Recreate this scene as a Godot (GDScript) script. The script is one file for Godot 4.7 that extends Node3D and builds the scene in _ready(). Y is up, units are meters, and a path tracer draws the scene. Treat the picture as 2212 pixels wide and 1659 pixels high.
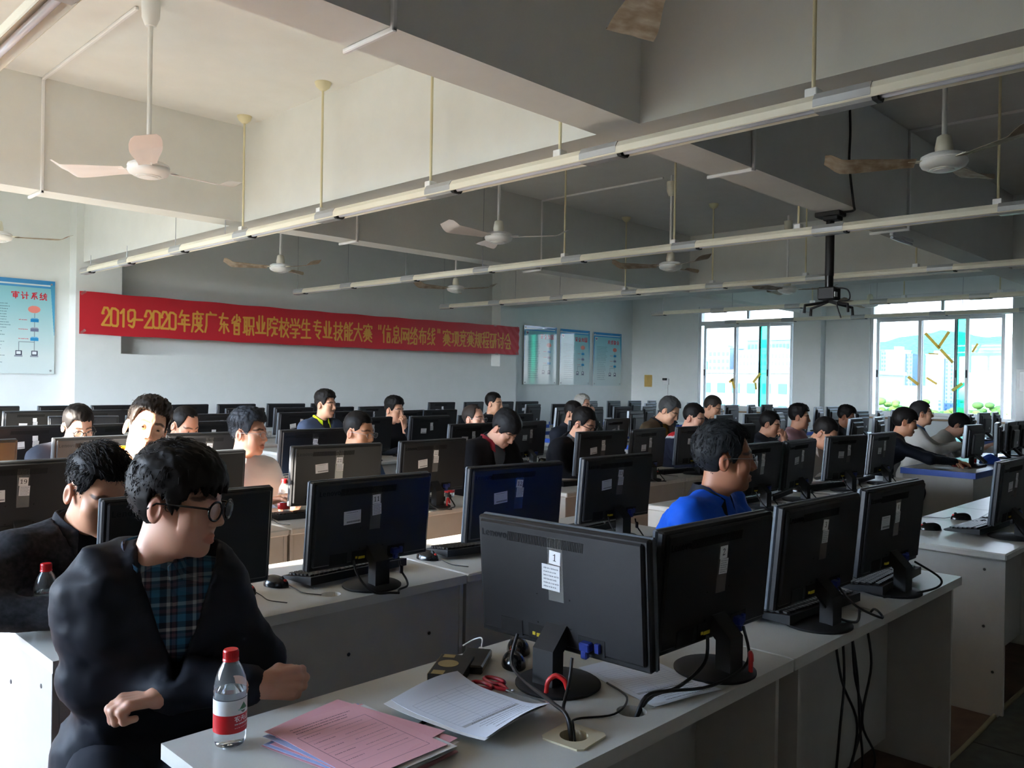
extends Node3D
# A computer classroom seen from its front corner: y is up, x runs from the banner wall (-11) to the front of the class, z from the far windows (-15) to the near ones (+).

const DESK := 0.75
const SOFFIT := 2.85
const CEILING := 3.69
const FAR_Z := -15.13
const NEAR_Z := 2.9
const RIGHT_X := 5.2
const LIGHT_Y := 2.676
const ROW_X := [-1.12, -2.42, -3.69, -4.89, -6.1, -7.28, -8.45, -9.72]

var M := {}
var shapes := {}
var taken := {}
var rng := RandomNumberGenerator.new()


class MB:
	# collects triangles of one mesh; quads are given counter-clockwise as seen from outside
	var v := PackedVector3Array()
	var n := PackedVector3Array()
	var c := PackedColorArray()
	var uv := PackedVector2Array()
	var ix := PackedInt32Array()
	var t := Transform3D()
	var col := Color.WHITE

	func at(x: float, y: float, z: float, ry := 0.0) -> MB:
		t = Transform3D(Basis(Vector3.UP, ry), Vector3(x, y, z))
		return self

	func vert(p: Vector3, nn: Vector3, w := Vector2.ZERO) -> int:
		v.append(t * p)
		n.append((t.basis * nn).normalized())
		c.append(col)
		uv.append(w)
		return v.size() - 1

	func tri(a: int, b: int, d: int) -> void:
		ix.append(a)
		ix.append(d)
		ix.append(b)

	func quad(a: Vector3, b: Vector3, d: Vector3, e: Vector3) -> void:
		var nn := (b - a).cross(e - a)
		if nn.length_squared() < 1e-14:
			nn = (d - b).cross(e - b)
		nn = nn.normalized()
		var i := vert(a, nn, Vector2(0, 1))
		vert(b, nn, Vector2(1, 1))
		vert(d, nn, Vector2(1, 0))
		vert(e, nn, Vector2(0, 0))
		tri(i, i + 1, i + 2)
		tri(i, i + 2, i + 3)

	func box(p: Vector3, s: Vector3, bev := 0.0) -> MB:
		var h := s * 0.5
		if bev <= 0.0:
			var k := [Vector3(-h.x, -h.y, h.z), Vector3(h.x, -h.y, h.z), Vector3(h.x, h.y, h.z), Vector3(-h.x, h.y, h.z), Vector3(-h.x, -h.y, -h.z), Vector3(h.x, -h.y, -h.z), Vector3(h.x, h.y, -h.z), Vector3(-h.x, h.y, -h.z)]
			for f in [[0, 1, 2, 3], [5, 4, 7, 6], [4, 0, 3, 7], [1, 5, 6, 2], [3, 2, 6, 7], [4, 5, 1, 0]]:
				quad(p + k[f[0]], p + k[f[1]], p + k[f[2]], p + k[f[3]])
			return self
		var g := h - Vector3.ONE * bev
		for ax in 3:
			var u := (ax + 1) % 3
			var w := (ax + 2) % 3
			for sg in [-1.0, 1.0]:
				var q := []
				for m in [[-1, -1], [1, -1], [1, 1], [-1, 1]]:
					var e := Vector3.ZERO
					e[ax] = sg * h[ax]
					e[u] = m[0] * g[u]
					e[w] = m[1] * g[w]
					q.append(p + e)
				if sg > 0:
					quad(q[0], q[1], q[2], q[3])
				else:
					quad(q[3], q[2], q[1], q[0])
			for su in [-1.0, 1.0]:
				for sw in [-1.0, 1.0]:
					var a := Vector3.ZERO
					a[u] = su * h[u]
					a[w] = sw * g[w]
					var b := Vector3.ZERO
					b[u] = su * g[u]
					b[w] = sw * h[w]
					var lo := Vector3.ZERO
					lo[ax] = -g[ax]
					_edge(p, a, b, lo)
		for sx in [-1.0, 1.0]:
			for sy in [-1.0, 1.0]:
				for sz in [-1.0, 1.0]:
					var a := Vector3(sx * h.x, sy * g.y, sz * g.z)
					var b := Vector3(sx * g.x, sy * h.y, sz * g.z)
					var d := Vector3(sx * g.x, sy * g.y, sz * h.z)
					var nn := Vector3(sx, sy, sz).normalized()
					var i := vert(p + a, nn)
					vert(p + b, nn)
					vert(p + d, nn)
					if sx * sy * sz > 0:
						tri(i, i + 1, i + 2)
					else:
						tri(i, i + 2, i + 1)
		return self

	func _edge(p: Vector3, a: Vector3, b: Vector3, lo: Vector3) -> void:
		var nn := (a + b).normalized()
		var f := (b - a).cross(lo)
		if f.dot(nn) < 0:
			quad(p + a + lo, p + b + lo, p + b - lo, p + a - lo)
		else:
			quad(p + b + lo, p + a + lo, p + a - lo, p + b - lo)

	func tube(pts: PackedVector3Array, r: float, sides := 8, r2 := -1.0, caps := true) -> MB:
		var m := pts.size()
		var up := Vector3.UP
		var base := v.size()
		var d0 := (pts[1] - pts[0]).normalized()
		if absf(d0.dot(up)) > 0.9:
			up = Vector3.RIGHT
		var side := d0.cross(up).normalized()
		for i in m:
			var d := (pts[mini(i + 1, m - 1)] - pts[maxi(i - 1, 0)]).normalized()
			side = (side - d * side.dot(d)).normalized()
			var o := d.cross(side)
			var rr := r if r2 < 0 else lerpf(r, r2, float(i) / (m - 1))
			for k in sides:
				var a := TAU * k / sides
				var e := side * cos(a) + o * sin(a)
				vert(pts[i] + e * rr, e, Vector2(float(k) / sides, float(i) / (m - 1)))
		for i in m - 1:
			for k in sides:
				var a := base + i * sides + k
				var b := base + i * sides + (k + 1) % sides
				tri(a, b, b + sides)
				tri(a, b + sides, a + sides)
		if caps:
			for e in [0, m - 1]:
				var d := (pts[1] - pts[0]).normalized() * -1.0 if e == 0 else (pts[m - 1] - pts[m - 2]).normalized()
				var ci := vert(pts[e], d)
				for k in sides:
					var q := t.affine_inverse() * v[base + e * sides + k]
					vert(q, d)
				for k in sides:
					if e == 0:
						tri(ci, ci + 1 + (k + 1) % sides, ci + 1 + k)
					else:
						tri(ci, ci + 1 + k, ci + 1 + (k + 1) % sides)
		return self

	func rod(a: Vector3, b: Vector3, r: float, sides := 8, r2 := -1.0) -> MB:
		return tube(PackedVector3Array([a, b]), r, sides, r2)

	func lathe(prof: Array, sides := 24, o := Vector3.ZERO, arc := TAU) -> MB:
		# prof: [radius, y] from the bottom up, outside to the right
		var m := prof.size()
		for i in m - 1:
			var a: Array = prof[i]
			var b: Array = prof[i + 1]
			var e := Vector2(b[1] - a[1], a[0] - b[0])
			if e.length() < 1e-7:
				continue
			e = e.normalized()
			var ea := e
			var eb := e
			if i > 0:
				var z: Array = prof[i - 1]
				var f := Vector2(a[1] - z[1], z[0] - a[0]).normalized()
				if f.dot(e) > 0.6:
					ea = (e + f).normalized()
			if i < m - 2:
				var z: Array = prof[i + 2]
				var f := Vector2(z[1] - b[1], b[0] - z[0]).normalized()
				if f.dot(e) > 0.6:
					eb = (e + f).normalized()
			var base := v.size()
			for k in sides + 1:
				var w := arc * k / sides
				var q := Vector3(sin(w), 0, cos(w))
				vert(o + q * float(a[0]) + Vector3.UP * float(a[1]), q * ea.x + Vector3.UP * ea.y, Vector2(float(k) / sides, 1.0 - float(i) / (m - 1)))
				vert(o + q * float(b[0]) + Vector3.UP * float(b[1]), q * eb.x + Vector3.UP * eb.y, Vector2(float(k) / sides, 1.0 - float(i + 1) / (m - 1)))
			for k in sides:
				var j := base + 2 * k
				tri(j, j + 2, j + 3)
				tri(j, j + 3, j + 1)
		return self

	func ball(p: Vector3, r: Vector3, sides := 12, rings := 8) -> MB:
		var base := v.size()
		for i in rings + 1:
			var a := PI * i / rings
			for k in sides + 1:
				var b := TAU * k / sides
				var e := Vector3(sin(a) * sin(b), -cos(a), sin(a) * cos(b))
				vert(p + e * r, e / r, Vector2(float(k) / sides, 1.0 - float(i) / rings))
		for i in rings:
			for k in sides:
				var j := base + i * (sides + 1) + k
				tri(j, j + 1, j + sides + 2)
				tri(j, j + sides + 2, j + sides + 1)
		return self

	func prism(poly: PackedVector2Array, z0: float, z1: float) -> MB:
		# a polygon in x and y, counter-clockwise, pushed from z0 to z1 (z1 above z0)
		var tris := Geometry2D.triangulate_polygon(poly)
		for s in [0, 1]:
			var base := v.size()
			for q in poly:
				vert(Vector3(q.x, q.y, z1 if s else z0), Vector3(0, 0, 1 if s else -1), q)
			for i in range(0, tris.size(), 3):
				var a := poly[tris[i]]
				var b := poly[tris[i + 1]]
				var d := poly[tris[i + 2]]
				var ccw := (b - a).cross(d - a) > 0
				if ccw == (s == 1):
					tri(base + tris[i], base + tris[i + 1], base + tris[i + 2])
				else:
					tri(base + tris[i], base + tris[i + 2], base + tris[i + 1])
		for i in poly.size():
			var a := poly[i]
			var b := poly[(i + 1) % poly.size()]
			quad(Vector3(a.x, a.y, z0), Vector3(b.x, b.y, z0), Vector3(b.x, b.y, z1), Vector3(a.x, a.y, z1))
		return self

	func sheet(nx: int, ny: int, f: Callable, thick := 0.0) -> MB:
		# a grid over u, v in 0..1 laid out by f(u, v); with a thickness it gets a second face and a rim
		var P := []
		for j in ny + 1:
			for i in nx + 1:
				P.append(f.call(float(i) / nx, float(j) / ny))
		var w := nx + 1
		var N := PackedVector3Array()
		for j in ny + 1:
			for i in nx + 1:
				var dx: Vector3 = P[j * w + mini(i + 1, nx)] - P[j * w + maxi(i - 1, 0)]
				var dy: Vector3 = P[mini(j + 1, ny) * w + i] - P[maxi(j - 1, 0) * w + i]
				N.append(dy.cross(dx).normalized())
		for s in ([0] if thick <= 0.0 else [0, 1]):
			var base := v.size()
			for k in P.size():
				vert(P[k] - N[k] * (thick * s), N[k] * (1 - 2 * s), Vector2(float(k % w) / nx, float(k / w) / ny))
			for j in ny:
				for i in nx:
					var a := base + j * w + i
					if s:
						tri(a, a + 1, a + w + 1)
						tri(a, a + w + 1, a + w)
					else:
						tri(a, a + w + 1, a + 1)
						tri(a, a + w, a + w + 1)
		if thick > 0.0:
			var rim := []
			for i in nx:
				rim.append([i, i + 1])
			for j in ny:
				rim.append([j * w + nx, (j + 1) * w + nx])
			for i in nx:
				rim.append([ny * w + nx - i, ny * w + nx - i - 1])
			for j in ny:
				rim.append([(ny - j) * w, (ny - j - 1) * w])
			for e in rim:
				var a: Vector3 = P[e[0]]
				var b: Vector3 = P[e[1]]
				quad(a, b, b - N[e[1]] * thick, a - N[e[0]] * thick)
		return self

	func mesh() -> ArrayMesh:
		var a := []
		a.resize(Mesh.ARRAY_MAX)
		a[Mesh.ARRAY_VERTEX] = v
		a[Mesh.ARRAY_NORMAL] = n
		a[Mesh.ARRAY_COLOR] = c
		a[Mesh.ARRAY_TEX_UV] = uv
		a[Mesh.ARRAY_INDEX] = ix
		var m := ArrayMesh.new()
		m.add_surface_from_arrays(Mesh.PRIMITIVE_TRIANGLES, a)
		return m


func V(x: float, y: float, z: float) -> Vector3:
	return Vector3(x, y, z)


func poly(a: Array) -> PackedVector2Array:
	var o := PackedVector2Array()
	for i in range(0, a.size(), 2):
		o.append(Vector2(a[i], a[i + 1]))
	return o


func path(a: Array, smooth := 0) -> PackedVector3Array:
	# points as [x, y, z] triples, rounded off with a Catmull-Rom curve when smooth > 0
	var p := PackedVector3Array()
	for q in a:
		p.append(q if q is Vector3 else Vector3(q[0], q[1], q[2]))
	if smooth <= 0:
		return p
	var o := PackedVector3Array()
	for i in p.size() - 1:
		var p0 := p[maxi(i - 1, 0)]
		var p3 := p[mini(i + 2, p.size() - 1)]
		for k in smooth:
			o.append(p[i].cubic_interpolate(p[i + 1], p0, p3, float(k) / smooth))
	o.append(p[p.size() - 1])
	return o


func numbered(called: String) -> String:
	var k: int = taken.get(called, 0)
	taken[called] = k + 1
	return called if k == 0 else "%s_%03d" % [called, k]


func obj(called: String, shape, m: Material, parent: Node = null, kind := "") -> MeshInstance3D:
	var o := MeshInstance3D.new()
	o.mesh = shape.mesh() if shape is MB else shape
	o.material_override = m
	if parent == null:
		o.name = numbered(called)
		add_child(o)
	else:
		o.name = called
		parent.add_child(o, true)
	if kind:
		o.set_meta("kind", kind)
	return o


func tag(o: Node, label: String, category: String, group := "") -> Node:
	o.set_meta("label", label)
	o.set_meta("category", category)
	if group:
		o.set_meta("group", group)
	return o


func thing(called: String, label: String, category: String, at := Vector3.ZERO, turn := 0.0, group := "") -> Node3D:
	var o := Node3D.new()
	o.name = numbered(called)
	add_child(o)
	o.position = at
	o.rotation.y = turn
	tag(o, label, category, group)
	return o


func copy(src: Node3D, label: String, at: Vector3, turn := 0.0, group := "") -> Node3D:
	var o: Node3D = src.duplicate()
	o.name = numbered(String(src.name).rstrip("_0123456789"))
	add_child(o)
	o.position = at
	o.rotation = Vector3(0, turn, 0)
	o.set_meta("label", label)
	if group:
		o.set_meta("group", group)
	return o


func mat(key: String, color: Color, rough := 0.6, metal := 0.0, spec := 0.5) -> StandardMaterial3D:
	var m := StandardMaterial3D.new()
	m.resource_name = key
	m.albedo_color = color
	m.roughness = rough
	m.metallic = metal
	m.metallic_specular = spec
	M[key] = m
	return m


func tinted(key: String, rough := 0.8) -> StandardMaterial3D:
	var m := mat(key, Color.WHITE, rough)
	m.vertex_color_use_as_albedo = true
	return m


func noise_tex(freq: float, lo: Color, hi: Color, size := 256, seed_ := 1, oct := 4, normal := false, bump := 2.0) -> NoiseTexture2D:
	var f := FastNoiseLite.new()
	f.seed = seed_
	f.frequency = freq
	f.fractal_octaves = oct
	var t := NoiseTexture2D.new()
	t.width = size
	t.height = size
	t.seamless = true
	t.noise = f
	if normal:
		t.as_normal_map = true
		t.bump_strength = bump
	else:
		var g := Gradient.new()
		g.set_color(0, lo)
		g.set_color(1, hi)
		t.color_ramp = g
	return t


func tri_tex(m: StandardMaterial3D, tex: Texture2D, scale: float, world := true) -> StandardMaterial3D:
	m.albedo_texture = tex
	m.uv1_triplanar = true
	m.uv1_world_triplanar = world
	m.uv1_scale = Vector3.ONE * scale
	return m


func relief(m: StandardMaterial3D, freq: float, scale: float, strength := 0.4, world := true, seed_ := 3) -> StandardMaterial3D:
	m.normal_enabled = true
	m.normal_texture = noise_tex(freq, Color.BLACK, Color.WHITE, 256, seed_, 4, true)
	m.normal_scale = strength
	m.uv1_triplanar = true
	m.uv1_world_triplanar = world
	m.uv1_scale = Vector3.ONE * scale
	return m


func srgb(r: int, g: int, b: int, a := 1.0) -> Color:
	return Color(r / 255.0, g / 255.0, b / 255.0, a)


func lin(r: int, g: int, b: int) -> Color:
	return srgb(r, g, b).srgb_to_linear()


func _ready() -> void:
	rng.seed = 20191
	var cam := Camera3D.new()
	cam.name = "camera"
	cam.fov = 49.42
	cam.near = 0.05
	cam.far = 4000.0
	add_child(cam)
	cam.position = V(0, 1.487, 0)
	cam.rotation_order = EULER_ORDER_YXZ
	cam.rotation = V(-0.0040861, 0.776472, 0.016379)

	var env := Environment.new()
	var sky := Sky.new()
	var air := ProceduralSkyMaterial.new()
	air.sky_top_color = srgb(150, 190, 235)
	air.sky_horizon_color = srgb(236, 243, 250)
	air.sky_curve = 0.18
	air.sky_energy_multiplier = 2.6
	air.ground_bottom_color = srgb(120, 122, 112)
	air.ground_horizon_color = srgb(170, 176, 172)
	air.ground_energy_multiplier = 1.6
	air.sun_angle_max = 20.0
	sky.sky_material = air
	env.background_mode = Environment.BG_SKY
	env.sky = sky
	env.tonemap_mode = Environment.TONE_MAPPER_LINEAR
	env.tonemap_exposure = 6.8
	env.sdfgi_enabled = true
	env.ssao_enabled = true
	env.ssil_enabled = true
	var we := WorldEnvironment.new()
	we.name = "world"
	we.environment = env
	add_child(we)

	# the low sun stands behind the camera's left shoulder and shines in through the near windows
	var sun := DirectionalLight3D.new()
	sun.name = "sun"
	sun.light_color = srgb(255, 244, 226)
	sun.light_energy = 4.5
	sun.light_angular_distance = 0.55
	sun.shadow_enabled = true
	add_child(sun)
	sun.look_at_from_position(Vector3.ZERO, V(0.13, -0.35, -0.93))

	materials()
	room()
	windows()
	outside()
	ceiling_things()
	wall_things()
	furniture()
	computers()
	row_one_things()
	people()


func materials() -> void:
	var wall := mat("white wall paint", srgb(226, 229, 226), 0.85, 0.0, 0.35)
	wall.albedo_texture = noise_tex(0.012, srgb(250, 251, 250), Color.WHITE, 512, 5, 5)
	relief(wall, 0.05, 0.55, 0.05)
	var plaster := mat("white ceiling paint", srgb(228, 229, 224), 0.9, 0.0, 0.3)
	plaster.albedo_texture = noise_tex(0.01, srgb(250, 250, 249), Color.WHITE, 512, 9, 4)
	relief(plaster, 0.06, 0.6, 0.05)
	var fl := mat("red brown floor paint", srgb(116, 92, 80), 0.55)
	tri_tex(fl, noise_tex(0.02, srgb(205, 196, 190), Color.WHITE, 512, 21, 5), 0.7)
	var tr := mat("grey trench cover", srgb(88, 92, 86), 0.6)
	tri_tex(tr, noise_tex(0.03, srgb(190, 190, 186), Color.WHITE, 256, 22, 5), 1.4)
	mat("worn trench edge", srgb(158, 148, 118), 0.75)
	mat("aluminium frame", srgb(214, 216, 216), 0.45, 0.15)
	mat("dark rubber", srgb(34, 36, 38), 0.7)
	mat("brown sill board", srgb(150, 122, 88), 0.5)
	var glass := mat("window glass", Color(1, 1, 1, 0.04), 0.02, 0.0, 0.5)
	glass.transparency = BaseMaterial3D.TRANSPARENCY_ALPHA
	# the far panes are sun-control glass: they let only a small share of the daylight through
	var film := mat("sun-control glass", Color(0.03, 0.07, 0.06, 0.9), 0.03, 0.0, 0.5)
	film.transparency = BaseMaterial3D.TRANSPARENCY_ALPHA
	var green := mat("green tinted glass", Color(0.1, 0.4, 0.31, 0.0), 0.02, 0.0, 0.5)
	green.refraction_enabled = true
	green.refraction_scale = 0.05
	var tp := mat("yellowed tape", srgb(214, 190, 120), 0.7)
	tp.backlight_enabled = true
	tp.backlight = srgb(240, 214, 130)
	# laminate desks
	var lam := mat("pale grey laminate", srgb(205, 205, 199), 0.34, 0.0, 0.5)
	lam.albedo_texture = noise_tex(0.03, srgb(249, 249, 248), Color.WHITE, 256, 31, 4)
	lam.uv1_triplanar = true
	lam.uv1_world_triplanar = true
	var lam2 := mat("grey laminate panel", srgb(186, 184, 177), 0.45, 0.0, 0.5)
	lam2.albedo_texture = noise_tex(0.04, srgb(248, 248, 246), Color.WHITE, 256, 32, 4)
	lam2.uv1_triplanar = true
	lam2.uv1_world_triplanar = true
	mat("blue edge band", srgb(52, 92, 190), 0.4)
	mat("screw cap", srgb(58, 56, 52), 0.5, 0.3)
	mat("raw chipboard", srgb(112, 74, 46), 0.9)
	mat("beige plastic", srgb(206, 194, 164), 0.5)
	# computers
	var blk := mat("black monitor plastic", srgb(22, 23, 26), 0.42, 0.0, 0.5)
	relief(blk, 0.2, 6.0, 0.08, false)
	mat("black glossy plastic", srgb(14, 14, 16), 0.18)
	mat("black matt plastic", srgb(20, 20, 22), 0.6)
	mat("grey bezel edge", srgb(92, 100, 108), 0.35, 0.1)
	mat("silver bezel", srgb(138, 146, 152), 0.35, 0.3)
	mat("vent slot", srgb(5, 5, 6), 0.8)
	mat("raised black lettering", srgb(34, 36, 40), 0.25)
	var scr := mat("screen glass", srgb(8, 10, 14), 0.12)
	scr.metallic_specular = 0.5
	mat("key cap", srgb(26, 27, 30), 0.35)
	mat("white paper", srgb(236, 237, 238), 0.8)
	mat("black ink", srgb(20, 20, 22), 0.7)
	mat("blue plug", srgb(22, 44, 124), 0.4)
	mat("warning yellow", srgb(214, 190, 40), 0.6)
	mat("red mark", srgb(206, 34, 34), 0.4)
	mat("cable black", srgb(16, 16, 17), 0.45)
	var tape := mat("clear tape", Color(0.75, 0.75, 0.72, 0.12), 0.2)
	tape.transparency = BaseMaterial3D.TRANSPARENCY_ALPHA
	# ceiling hardware
	mat("cream enamel", srgb(228, 223, 203), 0.4)
	mat("white enamel", srgb(232, 233, 230), 0.35)
	mat("grey fixture cap", srgb(176, 178, 178), 0.4, 0.3)
	var tube := mat("unlit tube glass", srgb(226, 230, 240), 0.15)
	tube.metallic_specular = 0.6
	mat("white conduit", srgb(234, 234, 232), 0.45)
	mat("cream canopy plastic", srgb(222, 214, 176), 0.45)
	mat("steel", srgb(176, 178, 180), 0.28, 0.9)
	var dirty := mat("dusty fan blade", srgb(186, 174, 154), 0.6)
	tri_tex(dirty, noise_tex(0.03, srgb(176, 158, 138), Color.WHITE, 256, 41, 5), 1.6, false)
	mat("clean fan blade", srgb(226, 218, 212), 0.4)
	mat("brown stool wood", srgb(124, 58, 40), 0.4)
	mat("white chair shell", srgb(226, 234, 238), 0.35)
	mat("chair leg metal", srgb(36, 38, 42), 0.4, 0.5)


func wall_box(mb: MB, x0: float, x1: float, y0: float, y1: float, z0: float, z1: float) -> void:
	mb.box(V((x0 + x1) / 2, (y0 + y1) / 2, (z0 + z1) / 2), V(absf(x1 - x0), absf(y1 - y0), absf(z1 - z0)))


const FAR_OPENINGS := [[-9.44, -7.32], [-5.91, -3.62]]
const NEAR_OPENINGS := [[-9.9, -6.75], [-6.4, -3.45]]
const SILL_Y := 0.95
const HEAD_Y := 3.09


func pierced(mb: MB, x0: float, x1: float, openings: Array, z0: float, z1: float) -> void:
	wall_box(mb, x0, x1, 0, SILL_Y, z0, z1)
	wall_box(mb, x0, x1, HEAD_Y, CEILING, z0, z1)
	var x := x0
	for o in openings:
		wall_box(mb, x, o[0], SILL_Y, HEAD_Y, z0, z1)
		x = o[1]
	wall_box(mb, x, x1, SILL_Y, HEAD_Y, z0, z1)


func room() -> void:
	var w: StandardMaterial3D = M["white wall paint"]
	var fl := MB.new()
	wall_box(fl, -11.4, RIGHT_X, -0.2, 0, FAR_Z - 0.24, NEAR_Z + 0.24)
	var floor_ := obj("floor", fl, M["red brown floor paint"], null, "structure")
	for k in 9:
		var t := MB.new()
		t.box(V(-0.88, 0.004, -13.2 + k * 1.7), V(0.34, 0.012, 1.69), 0.002)
		obj("trench_cover", t, M["grey trench cover"], floor_)
	for sx in [-1.065, -0.695]:
		var t := MB.new()
		var pts := PackedVector3Array()
		for k in 60:
			pts.append(V(sx + rng.randf_range(-0.006, 0.006), 0.003, -13.9 + k * 0.26))
		t.tube(pts, 0.012, 5)
		obj("trench_edge", t, M["worn trench edge"], floor_)
	var ce := MB.new()
	wall_box(ce, -11.4, RIGHT_X + 0.24, CEILING, CEILING + 0.2, FAR_Z - 0.24, NEAR_Z + 0.24)
	obj("ceiling", ce, M["white ceiling paint"], null, "structure")

	var wl := MB.new()
	wall_box(wl, -11.4, -11.13, 0, CEILING, FAR_Z - 0.24, NEAR_Z + 0.24)
	var left := obj("wall_left", wl, w, null, "structure")
	for z in [[-4.05, -3.51], [-11.2, -10.77], [2.6, 3.1]]:
		var c := MB.new()
		wall_box(c, -11.13, -10.9, 0, CEILING, z[0], z[1])
		obj("column", c, w, left)
	var par := MB.new()
	wall_box(par, -11.13, -10.9, 0, 1.745, -10.77, -4.05)
	obj("filled_in_window_sill", par, w, left)

	var wb := MB.new()
	pierced(wb, -11.4, RIGHT_X + 0.24, FAR_OPENINGS, FAR_Z - 0.24, FAR_Z)
	var back := obj("wall_back", wb, w, null, "structure")
	for x in [[-7.26, -6.72], [-2.95, -2.5]]:
		var c := MB.new()
		wall_box(c, x[0], x[1], 0, CEILING, FAR_Z, FAR_Z + 0.2)
		obj("column", c, w, back)
	var wn := MB.new()
	pierced(wn, -11.4, RIGHT_X + 0.24, NEAR_OPENINGS, NEAR_Z, NEAR_Z + 0.24)
	obj("wall_front", wn, w, null, "structure")
	var wr := MB.new()
	wall_box(wr, RIGHT_X, RIGHT_X + 0.24, 0, CEILING, FAR_Z, NEAR_Z)
	obj("wall_right", wr, w, null, "structure")

	# the concrete beams: two across the room above the lamps, three along it
	var k := 1
	for z in [[-3.97, -3.59], [-11.2, -10.77]]:
		var b := MB.new()
		wall_box(b, -10.95, RIGHT_X, SOFFIT, CEILING, z[0] + 0.005, z[1] - 0.005)
		obj("trim_%d" % k, b, M["white ceiling paint"], null, "structure")
		k += 1
	for x in [[-7.157, -6.89], [-2.91, -2.62], [1.5, 1.78]]:
		var b := MB.new()
		for z in [[FAR_Z, -11.19], [-10.78, -3.96], [-3.6, NEAR_Z]]:
			wall_box(b, x[0], x[1], SOFFIT, CEILING, z[0], z[1])
		obj("trim_%d" % k, b, M["white ceiling paint"], null, "structure")
		k += 1


func frame_rect(mb: MB, x0: float, x1: float, y0: float, y1: float, z: float, wd: float, dp: float) -> void:
	mb.box(V((x0 + x1) / 2, y0 + wd / 2, z), V(x1 - x0, wd, dp), 0.004)
	mb.box(V((x0 + x1) / 2, y1 - wd / 2, z), V(x1 - x0, wd, dp), 0.004)
	mb.box(V(x0 + wd / 2, (y0 + y1) / 2, z), V(wd, y1 - y0 - 2 * wd, dp), 0.004)
	mb.box(V(x1 - wd / 2, (y0 + y1) / 2, z), V(wd, y1 - y0 - 2 * wd, dp), 0.004)


func pane(x0: float, x1: float, y0: float, y1: float, z: float, m: String, parent: Node3D) -> MeshInstance3D:
	var g := MB.new()
	g.quad(V(x0, y0, z), V(x1, y0, z), V(x1, y1, z), V(x0, y1, z))
	return obj("pane", g, M[m], parent)


func one_window(called: String, x0: float, x1: float, z: float, sashes: Array, inward: float, glass: String, doubled := []) -> Node3D:
	var w := Node3D.new()
	w.name = called
	w.set_meta("kind", "structure")
	add_child(w)
	var al: StandardMaterial3D = M["aluminium frame"]
	var bar := 2.735
	var f := MB.new()
	frame_rect(f, x0, x1, SILL_Y, HEAD_Y, z, 0.05, 0.09)
	f.box(V((x0 + x1) / 2, bar, z), V(x1 - x0 - 0.1, 0.085, 0.1), 0.004)
	var mid := x0 + (x1 - x0) * 0.52
	f.box(V(mid, (bar + HEAD_Y) / 2, z), V(0.05, HEAD_Y - bar - 0.12, 0.07), 0.004)
	obj("window_frame", f, al, w)
	pane(x0 + 0.05, mid - 0.025, bar + 0.043, HEAD_Y - 0.05, z, glass, w)
	pane(mid + 0.025, x1 - 0.05, bar + 0.043, HEAD_Y - 0.05, z, glass, w)
	for i in sashes.size():
		var s: Array = sashes[i]
		var zz: float = z + (0.028 if i % 2 else -0.028) * inward
		var m := MB.new()
		frame_rect(m, s[0], s[1], SILL_Y + 0.05, bar - 0.043, zz, 0.055, 0.045)
		var sash := obj("sash", m, al, w)
		pane(s[2] if s.size() > 2 else s[0] + 0.05, s[3] if s.size() > 2 else s[1] - 0.05, SILL_Y + 0.1, bar - 0.09, zz, glass, sash)
		var h := MB.new()
		h.box(V(s[0] + 0.027 if i % 2 == 0 else s[1] - 0.027, 1.72, zz + 0.03 * inward), V(0.022, 0.13, 0.02), 0.004)
		obj("latch", h, M["dark rubber"], sash)
	for d in doubled:
		var g := MB.new()
		g.box(V((d[0] + d[1]) / 2, (SILL_Y + bar) / 2, z), V(d[1] - d[0], bar - SILL_Y - 0.19, 0.008))
		obj("overlapping_pane", g, M["green tinted glass"], w)
	var sill := MB.new()
	sill.box(V((x0 + x1) / 2, SILL_Y - 0.012, z + 0.09 * inward), V(x1 - x0, 0.03, 0.16), 0.004)
	obj("window_sill", sill, M["brown sill board"], w)
	return w


func windows() -> void:
	var z := FAR_Z - 0.08
	var w1 := one_window("window_1", -9.44, -7.32, z, [[-9.36, -8.57], [-8.63, -7.86, -8.58, -8.1], [-8.12, -7.4, -7.9, -7.45]], 1.0, "sun-control glass", [[-8.1, -7.9]])
	var w2 := one_window("window_2", -5.91, -3.62, z, [[-5.83, -5.04], [-5.1, -4.3, -5.05, -4.5], [-4.54, -3.78, -4.34, -3.83]], 1.0, "sun-control glass", [[-4.5, -4.34]])
	# strips of old tape stuck on the panes
	var strips := [[w1, -8.62, 1.5, 0.05, 0.2, 0.3], [w1, -8.66, 1.56, 0.05, 0.12, -0.9], [w1, -8.1, 1.62, 0.05, 0.24, -0.7], [w1, -8.12, 1.46, 0.04, 0.14, 0.15],
		[w2, -4.86, 2.28, 0.045, 0.36, 0.72], [w2, -4.68, 2.3, 0.045, 0.3, -0.55], [w2, -4.63, 2.02, 0.045, 0.3, 0.72], [w2, -4.86, 1.6, 0.035, 0.2, 1.0], [w2, -5.16, 1.6, 0.05, 0.22, 0.9], [w2, -4.46, 1.5, 0.05, 0.2, -0.9], [w2, -4.2, 2.15, 0.03, 0.16, -0.5], [w2, -4.84, 2.06, 0.02, 0.16, 1.5]]
	for s in strips:
		var t := MB.new()
		t.t = Transform3D(Basis(Vector3.BACK, s[5]), V(s[1], s[2], z + 0.07))
		t.box(Vector3.ZERO, V(s[3], s[4], 0.001))
		obj("tape_strip", t, M["yellowed tape"], s[0])
	var k := 3
	for o in NEAR_OPENINGS:
		var n := 3 if o[1] - o[0] > 2.2 else 2
		var s := []
		for i in n:
			var a: float = lerpf(o[0] + 0.06, o[1] - 0.06, float(i) / n)
			s.append([a, a + (o[1] - o[0] - 0.12) / n])
		one_window("window_%d" % k, o[0], o[1], NEAR_Z + 0.08, s, -1.0, "window glass")
		k += 1


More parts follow.
